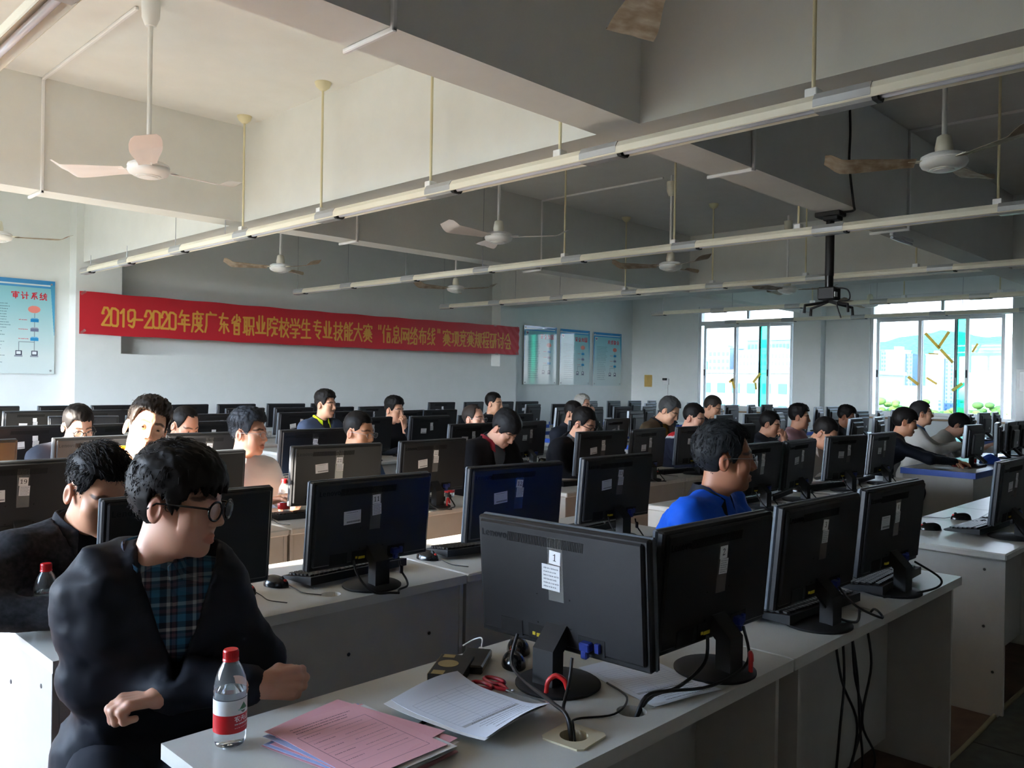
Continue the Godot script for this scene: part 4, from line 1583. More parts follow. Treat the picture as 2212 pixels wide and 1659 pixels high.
func computers() -> void:
	monitor_shapes()
	# measured places: row, slot, z, turn away from facing the front of the class
	var slots_a := [-1.11, -1.77, -2.5, -3.15]
	var slots_b := [-4.58, -5.12, -5.85, -6.45]
	for r in 8:
		for k in 8:
			var z: float = slots_a[k] if k < 4 else slots_b[k - 4]
			var x: float = ROW_X[r]
			var turn := PI / 2
			var number := r * 9 + k + 1
			var tilt := 0.085
			if r == 0:
				z = [-1.53, -1.9, -2.5, -3.1, -4.68, -5.3, -5.95, -6.6][k]
				turn += [-1.5, -0.02, -0.02, -0.03, 0.0, 0.0, 0.0, 0.0][k]
				if k == 0:
					x = -1.33
			elif r == 1:
				turn += [-0.03, 0.0, -0.09, -0.03, 0.02, 0.1, -0.12, 0.03][k]
				z = [-1.11, -1.77, -2.5, -3.19, -4.58, -5.1, -5.82, -6.47][k]
			elif r == 2:
				turn += [0.0, 0.0, -0.12, 0.06, -0.05, 0.12, -0.08, 0.0][k]
				z = [-1.0, -1.69, -2.47, -3.12, -4.67, -5.24, -5.91, -6.6][k]
			elif r == 3:
				turn += [0.1, 0.08, -0.1, 0.0, 0.06, 0.2, 0.2, 0.22][k]
				z = [-1.05, -1.72, -2.34, -3.08, -4.53, -5.2, -5.92, -6.42][k]
			elif r == 4:
				turn += [0.1, 0.1, 0.1, 0.02, 0.15, 0.06, 0.1, 0.1][k]
				z = [-1.1, -1.72, -2.3, -2.95, -4.43, -5.11, -5.7, -6.3][k]
			elif r == 5:
				turn += [0.0, -0.3, 0.1, 0.0, 0.08, 0.03, 0.2, 0.05][k]
				z = [-1.5, -2.42, -3.0, -3.6, -4.43, -5.05, -5.81, -6.25][k]
			elif r == 6:
				turn += [-0.1, 0.1, 0.0, 0.0, 0.2, 0.04, 0.04, 0.25][k]
				z = [-1.7, -2.38, -2.93, -3.4, -4.46, -5.06, -5.62, -6.15][k]
			else:
				turn += [0.0, 0.1, 0.2, 0.1, 0.18, 0.02, -0.16, 0.18][k]
				z = [-1.7, -2.35, -3.01, -3.55, -4.41, -5.01, -5.7, -6.3][k]
			var detail := 1 if r < 4 else 0
			var where := "black monitor tagged %d, %s in the %s desk row%s" % [number, NTH[k % 4], ROW_WORD[r], "" if k < 4 else " beyond the near aisle"]
			if r == 0 and k == 0:
				where = "black monitor tagged 1 in front, turned sideways with its back to the camera"
			wide_monitor("monitor", where, V(x, DESK, z), turn, number, detail, (r == 0 and k < 2) or (r == 2 and k == 3), tilt)
			if (r == 0 and k < 2):
				continue
			var kx := x - 0.19
			var kz := z + 0.02
			if r == 0 and k == 2:
				kz = -2.62
				kx = -1.225
			elif r == 0 and k == 3:
				kz = -3.2
				kx = -1.2
			elif r == 0 and k == 4:
				kx = -1.3
				kz = -4.78
			elif r == 1 and k == 1:
				kx = -2.62
				kz = -1.8
			if r < 5:
				keyboard("black keyboard before the %s monitor in the %s desk row%s" % [NTH[k % 4], ROW_WORD[r], "" if k < 4 else " beyond the near aisle"], V(kx, DESK + (0.013 if r < 2 else 0.0), kz), turn + (0.08 if k % 2 else -0.05), r < 2 and (k == 2 or k == 3 or k == 1 or k == 4) and not (r == 1 and k > 1))
			if r > 0 and r < 4:
				mouse("black mouse before the %s monitor in the %s desk row%s" % [NTH[k % 4], ROW_WORD[r], "" if k < 4 else " beyond the near aisle"], V(kx - 0.02, DESK, kz + (0.28 if k % 4 else -0.3)), turn + PI + 0.3)
	# old square monitors on the blue-edged desks
	var c_z := [-8.35, -9.02, -9.65, -10.25]
	var d_z := [-11.75, -12.4, -13.05, -13.6]
	for r in range(1, 8):
		for k in 8:
			if k >= 4 and r < 2:
				continue
			var z: float = c_z[k] if k < 4 else d_z[k - 4]
			if r == 1:
				z = [-8.64, -9.45, -9.92, -10.35][k]
			var wide := r == 7 and k < 4
			var x: float = ROW_X[r] + (0.02 if k < 4 else 0.2)
			var turn := PI / 2 + sin(r * 5.3 + k * 2.1) * 0.16 + 0.05
			if wide:
				wide_monitor("monitor", "black wide monitor in the last desk row, %s before the posters" % NTH[k], V(x, DESK, z), turn, 70 + k, 0)
				continue
			var t := thing("square_monitor", "old square black monitor, %s of the %s row's blue-edged desks%s" % [NTH[k % 4], ROW_WORD[r], "" if k < 4 else " by the windows"], "monitor", V(x, DESK, z), turn, "old square monitors")
			var p := Node3D.new()
			p.name = "panel"
			t.add_child(p)
			p.position = V(0, 0.238, 0)
			p.rotation.x = 0.06 + 0.05 * sin(r * 3.0 + k * 1.7)
			obj("rear_shell", shapes["old_shell"], M["black monitor plastic"], p)
			obj("bezel", shapes["old_bezel"], M["silver bezel"], p)
			obj("screen", shapes["old_screen"], M["screen glass"], p)
			var b := obj("paper_label", shapes["mon_tag"], M["white paper"], p)
			b.position = V(0.04, -0.06, 0.0625)
			b.scale = V(0.6, 0.8, 1)
			obj("stand", shapes["old_stand"], M["black matt plastic"], t)


func bottle_image() -> Image:
	var im := Image.create(256, 100, false, Image.FORMAT_RGB8)
	im.fill(srgb(232, 236, 238))
	im.fill_rect(Rect2i(0, 46, 256, 54), srgb(196, 22, 32))
	im.fill_rect(Rect2i(0, 0, 256, 2), srgb(40, 44, 60))
	for x in [40, 168]:
		for i in 22:
			im.fill_rect(Rect2i(x + 26 - i * 2 / 3, 12 + i, i * 4 / 3 + 1, 1), srgb(20, 96, 62) if i < 20 else srgb(200, 220, 214))
		for i in 10:
			im.fill_rect(Rect2i(x + 10 + i, 30 + i % 3, 2, 3), srgb(150, 206, 196))
		for i in 6:
			im.fill_rect(Rect2i(x + 18 + i, 36 + i, 16 - 2 * i, 1), srgb(60, 84, 76))
		stroke_text(im, "农夫山泉", x + 2, 50, 13, 17, 15, 2.2, Color.WHITE)
		print_lines(im, x + 2, x + 60, 72, 75, 9, Color.WHITE, 5, 4)
		print_lines(im, x + 2, x + 56, 84, 87, 9, srgb(240, 200, 204), 6, 2)
	print_lines(im, 104, 140, 6, 44, 5, srgb(206, 110, 116), 9, 1)
	print_lines(im, 104, 146, 50, 96, 5, srgb(236, 180, 186), 10, 1)
	return im


func bottle_shapes() -> void:
	var clear := mat("clear bottle plastic", Color(0.95, 0.98, 1.0, 0.07), 0.04)
	clear.transparency = BaseMaterial3D.TRANSPARENCY_ALPHA
	var water := mat("water", Color(0.97, 0.99, 1.0, 0.0), 0.02)
	water.refraction_enabled = true
	water.refraction_scale = 0.033
	print_mat("bottle label print", bottle_image(), 0.35)
	mat("red cap", srgb(214, 26, 34), 0.35)
	var m := MB.new()
	m.lathe([[0.0, 0.006], [0.012, 0.004], [0.022, 0.0], [0.029, 0.004], [0.032, 0.014], [0.0318, 0.03], [0.0322, 0.034], [0.0322, 0.1], [0.0316, 0.106], [0.0325, 0.112], [0.0312, 0.117], [0.0318, 0.122], [0.0285, 0.138], [0.0225, 0.155], [0.0155, 0.167], [0.0135, 0.171], [0.0135, 0.176]], 32)
	shapes["bottle"] = m.mesh()
	m = MB.new()
	m.lathe([[0.0, 0.008], [0.02, 0.003], [0.028, 0.006], [0.0308, 0.016], [0.0312, 0.034], [0.0312, 0.1], [0.0305, 0.112], [0.0, 0.112]], 28)
	shapes["bottle_water"] = m.mesh()
	m = MB.new()
	m.lathe([[0.0326, 0.034], [0.0326, 0.1]], 36)
	shapes["bottle_label"] = m.mesh()
	m = MB.new()
	var prof := [[0.0, 0.17], [0.0158, 0.17], [0.0158, 0.173], [0.0148, 0.174], [0.0148, 0.19], [0.0135, 0.192], [0.0, 0.192]]
	m.lathe(prof, 28)
	for k in 28:
		var a := TAU * k / 28
		m.t = Transform3D(Basis(Vector3.UP, a), Vector3.ZERO)
		m.box(V(0, 0.182, 0.0149), V(0.0014, 0.013, 0.001))
	shapes["bottle_cap"] = m.mesh()


func bottle(label: String, at: Vector3, turn: float) -> Node3D:
	var t := thing("water_bottle", label, "bottle", at, turn, "small water bottles with red caps")
	obj("body", shapes["bottle"], M["clear bottle plastic"], t)
	obj("water", shapes["bottle_water"], M["water"], t)
	obj("label", shapes["bottle_label"], M["bottle label print"], t)
	obj("cap", shapes["bottle_cap"], M["red cap"], t)
	return t


func form_image(back: Color, ink: Color, dense: bool) -> Image:
	var im := Image.create(210, 297, false, Image.FORMAT_RGB8)
	im.fill(back)
	if dense:
		print_lines(im, 30, 180, 24, 48, 11, ink, 4, 3)
		im.fill_rect(Rect2i(22, 62, 166, 1), ink)
		im.fill_rect(Rect2i(22, 268, 166, 1), ink)
		im.fill_rect(Rect2i(22, 62, 1, 206), ink)
		im.fill_rect(Rect2i(188, 62, 1, 206), ink)
		for y in [94, 128, 162, 196, 230]:
			im.fill_rect(Rect2i(22, y, 166, 1), back.lerp(ink, 0.4))
			print_lines(im, 30, 80, y - 20, y - 16, 9, ink, y, 2)
			print_lines(im, 100, 180, y - 14, y - 10, 9, back.lerp(ink, 0.7), y + 3, 2)
	else:
		print_lines(im, 20, 190, 18, 26, 12, ink, 2, 3)
		print_lines(im, 24, 180, 34, 70, 11, back.lerp(ink, 0.7), 12, 2)
		im.fill_rect(Rect2i(18, 78, 174, 10), srgb(178, 182, 190))
		print_lines(im, 30, 180, 80, 84, 9, ink, 15, 3)
		for k in 14:
			im.fill_rect(Rect2i(18, 88 + k * 12, 174, 1), srgb(176, 186, 204))
		for x in [18, 60, 120, 191]:
			im.fill_rect(Rect2i(x, 88, 1, 157), srgb(176, 186, 204))
		print_lines(im, 26, 170, 92, 104, 12, srgb(110, 116, 140), 17, 2)
	return im


func paper(called: String, label: String, at: Vector3, turn: float, front: StandardMaterial3D, sheets: Array, group: String) -> Node3D:
	# a pile of A4 sheets: each sheet [dx, dz, turn, curl of the corners, material]
	var t := thing(called, label, "paper", at, turn, group)
	var y := 0.001
	for k in sheets.size():
		var s: Array = sheets[k]
		var m := MB.new()
		var curl: float = s[3]
		m.t = Transform3D(Basis(Vector3.UP, s[2]), V(s[0], y, s[1]))
		m.sheet(14, 14, func(u: float, v: float) -> Vector3:
			var c := maxf(0.0, absf(v - 0.5) * 2.0 - 0.3)
			return Vector3((u - 0.5) * 0.21, curl * c * c * (0.6 + 0.5 * sin(u * 3.0 + 0.6)) + 0.0004, (v - 0.5) * 0.297 * (1.0 - curl * 0.6)), 0.0004)
		obj("sheet", m, s[4] if s[4] is Material else front, t)
		y += 0.0012
	return t


func cable(label: String, pts: Array, r := 0.004) -> void:
	var m := MB.new()
	m.tube(path(pts, 6), r, 7)
	tag(obj("cable", m, M["cable black"]), label, "cable", "black computer cables")


func row_one_things() -> void:
	bottle_shapes()
	bottle("water bottle with red cap on the front desk's near corner", V(-1.56, DESK, -0.8), 0.35)
	bottle("water bottle beside the man in the grey cardigan", V(-2.62, DESK, -0.775), 2.4)
	bottle("sunlit water bottle before the man in the white T-shirt", V(-3.98, DESK, -2.33), 1.0)
	bottle("water bottle behind monitor 22, mostly its red cap showing", V(-4.98, DESK, -3.62), 1.4)
	bottle("water bottle in front of the man in the black suit looking down", V(-3.92, DESK, -3.45), 0.4)
	bottle("water bottle on the blue-edged desk beside the outstretched hand", V(-2.42, DESK, -8.72), 1.4)
	var pink := print_mat("pink form print", form_image(srgb(232, 172, 180), srgb(120, 84, 92), true))
	var white := print_mat("white form print", form_image(srgb(226, 232, 244), srgb(70, 76, 92), false))
	var plain: StandardMaterial3D = M["white paper"]
	var bluep := mat("pale blue paper", srgb(176, 192, 230), 0.8)
	var pinkp := mat("plain pink paper", srgb(230, 168, 176), 0.8)
	var stack := []
	for k in 16:
		stack.append([sin(k * 2.3) * 0.012, cos(k * 1.7) * 0.014, sin(k * 4.1) * 0.09, 0.0, [pinkp, bluep, pinkp, plain][k % 4]])
	stack.append([0.008, -0.03, 0.1, 0.004, pinkp])
	stack.append([-0.012, 0.0, -0.08, 0.004, null])
	paper("paper_stack", "stack of pink printed forms with white and blue sheets on the front desk", V(-1.37, DESK, -0.985), PI / 2 + 0.12, pink, stack, "")
	var pn := thing("pen", "black ballpoint pen half under the white form", "pen", V(-1.36, DESK, -1.115))
	var m := MB.new()
	m.t = Transform3D(Basis(Vector3.UP, 0.35) * Basis(Vector3.RIGHT, PI / 2), V(0, 0.006, 0))
	m.lathe([[0.0, -0.07], [0.004, -0.07], [0.005, -0.05], [0.005, 0.05], [0.0042, 0.052]], 12)
	obj("barrel", m, M["black glossy plastic"], pn)
	m = MB.new()
	m.t = Transform3D(Basis(Vector3.UP, 0.35) * Basis(Vector3.RIGHT, PI / 2), V(0, 0.006, 0))
	m.lathe([[0.0042, 0.052], [0.0042, 0.056], [0.0012, 0.07], [0.0, 0.072]], 12)
	obj("tip", m, M["steel"], pn)
	paper("white_form", "white printed form with curling corners beside the scissors", V(-1.345, DESK + 0.012, -1.255), -PI / 2 + 0.06, white, [[0.012, 0.006, 0.05, 0.03, plain], [0.0, 0.0, 0.0, 0.045, null]], "")
	paper("white_form", "white sheet lying under the monitor tagged 2", V(-1.2, DESK, -1.72), -PI / 2 - 0.25, white, [[0.0, 0.0, 0.0, 0.01, null]], "")
	# scissors
	var sc := thing("scissors", "scissors with dark red handles on the front desk", "scissors", V(-1.36, DESK + 0.004, -1.4), 0.05)
	for s in [-1.0, 1.0]:
		m = MB.new()
		var ring := []
		for k in 15:
			var a := TAU * k / 14
			ring.append([-0.075 + cos(a) * 0.03, 0.006, s * 0.021 + sin(a) * 0.015])
		m.tube(path(ring), 0.0052, 8, -1.0, false)
		m.tube(path([[-0.048, 0.006, s * 0.012], [-0.03, 0.006, s * 0.008], [-0.012, 0.005, -s * 0.002]]), 0.005, 8)
		obj("handle", m, mat("dark red handle", srgb(150, 22, 36), 0.3) if not M.has("dark red handle") else M["dark red handle"], sc)
		m = MB.new()
		m.t = Transform3D(Basis(Vector3.RIGHT, PI / 2) * Basis(Vector3.BACK, s * 0.035), V(0, 0.006 + s * 0.0008, 0))
		m.prism(poly([-0.02, -0.004, 0.04, -0.006, 0.1, -0.001, 0.1, 0.0005, 0.02, 0.006, -0.02, 0.005]), -0.0008, 0.0008)
		obj("blade", m, M["steel"], sc)
	m = MB.new()
	m.ball(V(0.004, 0.009, 0), V(0.005, 0.003, 0.005), 10, 6)
	obj("rivet", m, M["steel"], sc)
	# cardboard pack and the phone leaning on it
	var gold := mat("gold card", srgb(158, 136, 84), 0.5)
	var bx := thing("card_box", "flat black and gold card box near the scissors", "box", V(-1.555, DESK, -1.385), -0.95)
	m = MB.new()
	m.box(V(0, 0.014, 0), V(0.15, 0.026, 0.085), 0.001)
	obj("carton", m, M["black matt plastic"], bx)
	m = MB.new()
	m.box(V(0, 0.014, 0.043), V(0.15, 0.025, 0.0008))
	m.box(V(-0.06, 0.0274, 0.02), V(0.022, 0.0006, 0.03))
	m.box(V(0.06, 0.0274, 0.02), V(0.026, 0.0006, 0.03))
	m.lathe([[0.0, 0.0268], [0.026, 0.0268], [0.026, 0.0276], [0.0, 0.0276]], 24, V(-0.005, 0, 0.01))
	obj("gold_print", m, gold, bx)
	var ph := thing("power_bank", "dark slab with a white cable behind the card box", "power bank", V(-1.57, DESK, -1.475), -0.95)
	m = MB.new()
	m.box(V(0, 0.012, 0), V(0.14, 0.022, 0.07), 0.004)
	obj("case", m, M["black glossy plastic"], ph)
	m = MB.new()
	m.box(V(-0.085, 0.012, 0.0), V(0.03, 0.01, 0.014), 0.002)
	m.tube(path([[-0.1, 0.012, 0], [-0.13, 0.03, 0.005], [-0.15, 0.02, 0.03], [-0.14, 0.003, 0.06]], 6), 0.002, 6)
	obj("white_cable", m, M["white enamel"], ph)
	mouse("black mouse half hidden behind the monitor tagged 1, nearer one", V(-1.5, DESK, -1.55), 0.9)
	mouse("black mouse half hidden behind the monitor tagged 1, farther one", V(-1.57, DESK, -1.64), 0.9)
	mouse("black mouse beside the water bottle of the man in the cardigan", V(-2.72, DESK, -0.82), 1.2)
	mouse("black mouse on the first desk beyond the near aisle, nearer one", V(-1.47, DESK, -4.6), 2.2)
	mouse("black mouse on the first desk beyond the near aisle, farther one", V(-1.47, DESK, -5.1), 2.2)
	var pf := thing("smartphone", "dark phone lying beside the man in the grey cardigan", "phone", V(-2.8, DESK, -0.78), 0.5)
	m = MB.new()
	m.box(V(0, 0.005, 0), V(0.16, 0.009, 0.08), 0.003)
	obj("case", m, M["black matt plastic"], pf)
	m = MB.new()
	m.box(V(0, 0.0098, 0), V(0.15, 0.0006, 0.074))
	obj("screen", m, M["screen glass"], pf)
	# grommet of the first cable hole
	var gm := thing("cable_grommet", "beige square cable grommet on the front desk", "grommet", V(-1.11, DESK, -1.33), 0.12)
	m = MB.new()
	var n := 28
	for k in n:
		var p := []
		for a in [TAU * k / n, TAU * (k + 1) / n]:
			var e := Vector2(cos(a), sin(a))
			var q := e * (0.052 / maxf(absf(e.x), absf(e.y)))
			p.append(V(e.x * 0.03, 0.004, e.y * 0.03))
			p.append(V(q.x, 0.004, q.y))
		m.quad(p[0], p[2], p[3], p[1])
		m.quad(p[3], p[1], p[1] - V(0, 0.004, 0), p[3] - V(0, 0.004, 0))
		m.quad(p[2], p[0], p[0] - V(0, 0.034, 0), p[2] - V(0, 0.034, 0))
	obj("plate", m, M["beige plastic"], gm)
	# cables of the first monitors
	cable("thick black cable from monitor 1 down into the beige grommet", [[-1.43, 0.86, -1.49], [-1.42, 0.8, -1.46], [-1.34, 0.785, -1.42], [-1.2, 0.79, -1.36], [-1.13, 0.78, -1.335], [-1.115, 0.7, -1.33]], 0.0045)
	cable("black video cable from monitor 1's blue plug into the beige grommet", [[-1.24, 0.85, -1.475], [-1.235, 0.8, -1.46], [-1.2, 0.765, -1.4], [-1.14, 0.775, -1.345], [-1.105, 0.7, -1.325]], 0.004)
	cable("thin black cord curving across the desk from monitor 1's base", [[-1.25, 0.754, -1.62], [-1.16, 0.754, -1.58], [-1.12, 0.754, -1.48], [-1.16, 0.754, -1.4], [-1.12, 0.765, -1.34], [-1.1, 0.7, -1.335]], 0.0025)
	cable("black cable from monitor 2 into the open round hole", [[-1.1, 0.86, -1.83], [-1.09, 0.8, -1.8], [-1.09, 0.77, -1.68], [-1.1, 0.775, -1.57], [-1.11, 0.7, -1.53]], 0.0045)
	cable("second black cable from monitor 2 along the open round hole", [[-1.08, 0.86, -1.97], [-1.05, 0.78, -1.94], [-1.06, 0.757, -1.78], [-1.1, 0.77, -1.6], [-1.115, 0.7, -1.535]], 0.004)
	cable("black cable looping from monitor 3 to its hole", [[-1.1, 0.86, -2.44], [-1.07, 0.79, -2.5], [-1.04, 0.757, -2.6], [-1.08, 0.77, -2.72], [-1.1, 0.7, -2.78]], 0.0042)
	cable("black video cable hanging out from monitor 3", [[-1.09, 0.86, -2.58], [-1.05, 0.8, -2.62], [-1.0, 0.758, -2.7], [-1.05, 0.765, -2.76], [-1.09, 0.7, -2.785]], 0.004)
	cable("black cable looping out beside monitor 4", [[-1.06, 0.86, -3.16], [-1.0, 0.8, -3.24], [-1.0, 0.77, -3.2], [-1.06, 0.757, -3.06], [-1.1, 0.756, -2.98]], 0.004)
	var hang := [[-2.62, 0.0], [-2.68, 0.02], [-2.74, 0.05], [-2.76, -0.03], [-2.86, 0.03]]
	for k in hang.size():
		var z0: float = hang[k][0]
		var s: float = 1.0 if k % 2 else -1.0
		cable("black cable hanging below the front desk's second top, %s from the left" % NTH[k], [[-1.12, 0.72, z0], [-1.1, 0.55, z0 + 0.02 * s], [-1.09, 0.38, z0 - 0.1 * s * (k - 2.5) * 0.5], [-1.1, 0.2, z0 + 0.07 * s], [-1.12, 0.06, z0 - 0.06 * s], [-1.16, 0.01, z0 + 0.05]], 0.0042)
	var ps := thing("power_strip", "dark power strip on the floor below the hanging cables", "power strip", V(-1.16, 0, -2.75), 0.2)
	m = MB.new()
	m.box(V(0, 0.02, 0), V(0.06, 0.04, 0.3), 0.006)
	obj("body", m, mat("dark green plastic", srgb(38, 52, 48), 0.5), ps)
	m = MB.new()
	for k in 4:
		m.box(V(0, 0.042, -0.1 + k * 0.065), V(0.036, 0.004, 0.036), 0.001)
	obj("outlets", m, M["black matt plastic"], ps)
	# document box beside monitor 3
	var db := thing("document_tray", "slanted black document box holding white papers beside monitor 3", "document box", V(-1.5, DESK, -2.28), 0.35)
	m = MB.new()
	m.t = Transform3D(Basis(Vector3.UP, PI / 2), V(-0.12, 0, 0))
	m.prism(poly([-0.1, 0.0, 0.1, 0.0, 0.1, 0.05, 0.094, 0.05, 0.094, 0.008, -0.094, 0.008, -0.094, 0.2, -0.1, 0.2]), 0, 0.24)
	obj("tray", m, M["black matt plastic"], db)
	m = MB.new()
	m.t = Transform3D(Basis(Vector3.RIGHT, 1.0), V(0, 0.1, 0.0))
	m.box(Vector3.ZERO, V(0.21, 0.006, 0.2))
	m.box(V(0.01, 0.012, 0.01), V(0.21, 0.004, 0.19))
	obj("papers", m, M["white paper"], db)
	m = MB.new()
	m.tube(path([[-0.05, 0.12, 0.06], [-0.03, 0.22, 0.04], [0.02, 0.23, 0.05], [0.04, 0.15, 0.07], [0.02, 0.1, 0.08]], 6), 0.003, 6)
	obj("cream_cord", m, M["cream enamel"], db)
	# things on the nearest blue-edged desk
	var cap := thing("blue_cap", "folded blue cloth cap on the blue-edged desk", "cap", V(-2.38, DESK, -9.15))
	m = MB.new()
	m.sheet(14, 10, func(u: float, v: float) -> Vector3:
		var a := TAU * u
		var r := sin(v * PI * 0.5)
		return Vector3(cos(a) * 0.1 * r, 0.095 * cos(v * PI * 0.5) * (0.85 + 0.15 * sin(a * 2.0)) + 0.001, sin(a) * 0.12 * r))
	obj("crown", m, mat("blue cap cloth", srgb(34, 82, 190), 0.7), cap)
	m = MB.new()
	m.sheet(10, 4, func(u: float, v: float) -> Vector3:
		var a := (u - 0.5) * 2.2
		return Vector3(cos(a) * (0.09 + 0.06 * v), 0.008, sin(a) * 0.12), 0.003)
	obj("brim", m, M["blue cap cloth"], cap)
	m = MB.new()
	m.box(V(-2.48, DESK + 0.02, -8.5), V(0.12, 0.036, 0.07), 0.01)
	tag(obj("red_pouch", m, M["red mark"]), "small red pouch beside the outstretched hand on the blue-edged desk", "pouch")


# ---------- soft shapes: distance fields meshed as surface nets ----------

func ell(p: Vector3, c: Vector3, r: Vector3) -> float:
	var q := (p - c) / r
	var k0 := q.length()
	return k0 * (k0 - 1.0) / maxf((q / r).length(), 1e-4)


func cap(p: Vector3, a: Vector3, b: Vector3, ra: float, rb: float) -> float:
	var ba := b - a
	var pa := p - a
	var h := clampf(pa.dot(ba) / ba.dot(ba), 0.0, 1.0)
	return (pa - ba * h).length() - (ra + (rb - ra) * h)


func smin(a: float, b: float, k: float) -> float:
	var h := maxf(k - absf(a - b), 0.0) / k
	return minf(a, b) - h * h * k * 0.25


func smax(a: float, b: float, k: float) -> float:
	return -smin(-a, -b, k)


func nets(mb: MB, f: Callable, lo: Vector3, hi: Vector3, cell: float, paint = null, slack := 1.25) -> void:
	var nx := (int((hi.x - lo.x) / cell) / 4 + 1) * 4
	var ny := (int((hi.y - lo.y) / cell) / 4 + 1) * 4
	var nz := (int((hi.z - lo.z) / cell) / 4 + 1) * 4
	var val := PackedFloat32Array()
	val.resize(nx * ny * nz)
	val.fill(1.0)
	var sy := nx
	var sz := nx * ny
	var active := []
	var reach := cell * 3.5 * slack
	for bz in range(0, nz, 4):
		for by in range(0, ny, 4):
			for bx in range(0, nx, 4):
				var d: float = f.call(lo + Vector3(bx + 1.5, by + 1.5, bz + 1.5) * cell)
				if absf(d) > reach + cell:
					if d < 0.0:
						for k in 4:
							for j in 4:
								var o := (bz + k) * sz + (by + j) * sy + bx
								for i in 4:
									val[o + i] = -1.0
					continue
				active.append(Vector3i(bx, by, bz))
				for k in 4:
					for j in 4:
						var o := (bz + k) * sz + (by + j) * sy + bx
						for i in 4:
							val[o + i] = f.call(lo + Vector3(bx + i, by + j, bz + k) * cell)
	var id := PackedInt32Array()
	id.resize(nx * ny * nz)
	id.fill(-1)
	var P := PackedVector3Array()
	var offs := [0, 1, sy, sy + 1, sz, sz + 1, sz + sy, sz + sy + 1]
	var corner := [Vector3(0, 0, 0), Vector3(1, 0, 0), Vector3(0, 1, 0), Vector3(1, 1, 0), Vector3(0, 0, 1), Vector3(1, 0, 1), Vector3(0, 1, 1), Vector3(1, 1, 1)]
	var edges := [[0, 1], [2, 3], [4, 5], [6, 7], [0, 2], [1, 3], [4, 6], [5, 7], [0, 4], [1, 5], [2, 6], [3, 7]]
	var cells := PackedInt32Array()
	for b in active:
		for k in range(b.z, mini(b.z + 4, nz - 1)):
			for j in range(b.y, mini(b.y + 4, ny - 1)):
				for i in range(b.x, mini(b.x + 4, nx - 1)):
					var o: int = k * sz + j * sy + i
					var inside := 0
					for q in 8:
						if val[o + offs[q]] < 0.0:
							inside += 1
					if inside == 0 or inside == 8:
						continue
					var s := Vector3.ZERO
					var n := 0
					for e in edges:
						var a := val[o + offs[e[0]]]
						var c := val[o + offs[e[1]]]
						if (a < 0.0) != (c < 0.0):
							s += (corner[e[0]] as Vector3).lerp(corner[e[1]], a / (a - c))
							n += 1
					id[o] = P.size()
					cells.append(o)
					P.append(lo + (Vector3(i, j, k) + s / n) * cell)
	var N := PackedVector3Array()
	N.resize(P.size())
	var tris := PackedInt32Array()
	var st := [1, sy, sz]
	for o in cells:
		for ax in 3:
			var a := val[o]
			var c := val[o + st[ax]]
			if (a < 0.0) == (c < 0.0):
				continue
			var u: int = st[(ax + 1) % 3]
			var w: int = st[(ax + 2) % 3]
			if o - u - w < 0:
				continue
			var q := [id[o], id[o - u], id[o - u - w], id[o - w]]
			if q.min() < 0:
				continue
			if a >= 0.0:
				q.reverse()
			var nn := (P[q[1]] - P[q[0]]).cross(P[q[3]] - P[q[0]]) + (P[q[3]] - P[q[2]]).cross(P[q[1]] - P[q[2]])
			for i in 4:
				N[q[i]] += nn
			tris.append_array([q[0], q[1], q[2], q[0], q[2], q[3]])
	var base := mb.v.size()
	for i in P.size():
		if paint != null:
			mb.col = paint.call(P[i])
		mb.vert(P[i], N[i], Vector2(P[i].x, P[i].y))
	for i in range(0, tris.size(), 3):
		mb.tri(base + tris[i], base + tris[i + 1], base + tris[i + 2])
	mb.col = Color.WHITE


func add_mesh(to: MB, src: MB, x: Transform3D) -> void:
	var base := to.v.size()
	to.v.append_array(x * src.v)
	to.n.append_array(Transform3D(x.basis.orthonormalized(), Vector3.ZERO) * src.n)
	to.c.append_array(src.c)
	to.uv.append_array(src.uv)
	var flip := x.basis.determinant() < 0.0
	var ix := src.ix.duplicate()
	for i in range(0, ix.size(), 3):
		var b := ix[i + 1]
		ix[i] += base
		ix[i + 1] = (ix[i + 2] if flip else b) + base
		ix[i + 2] = (b if flip else ix[i + 2]) + base
	to.ix.append_array(ix)


# ---------- head, hair, hands ----------

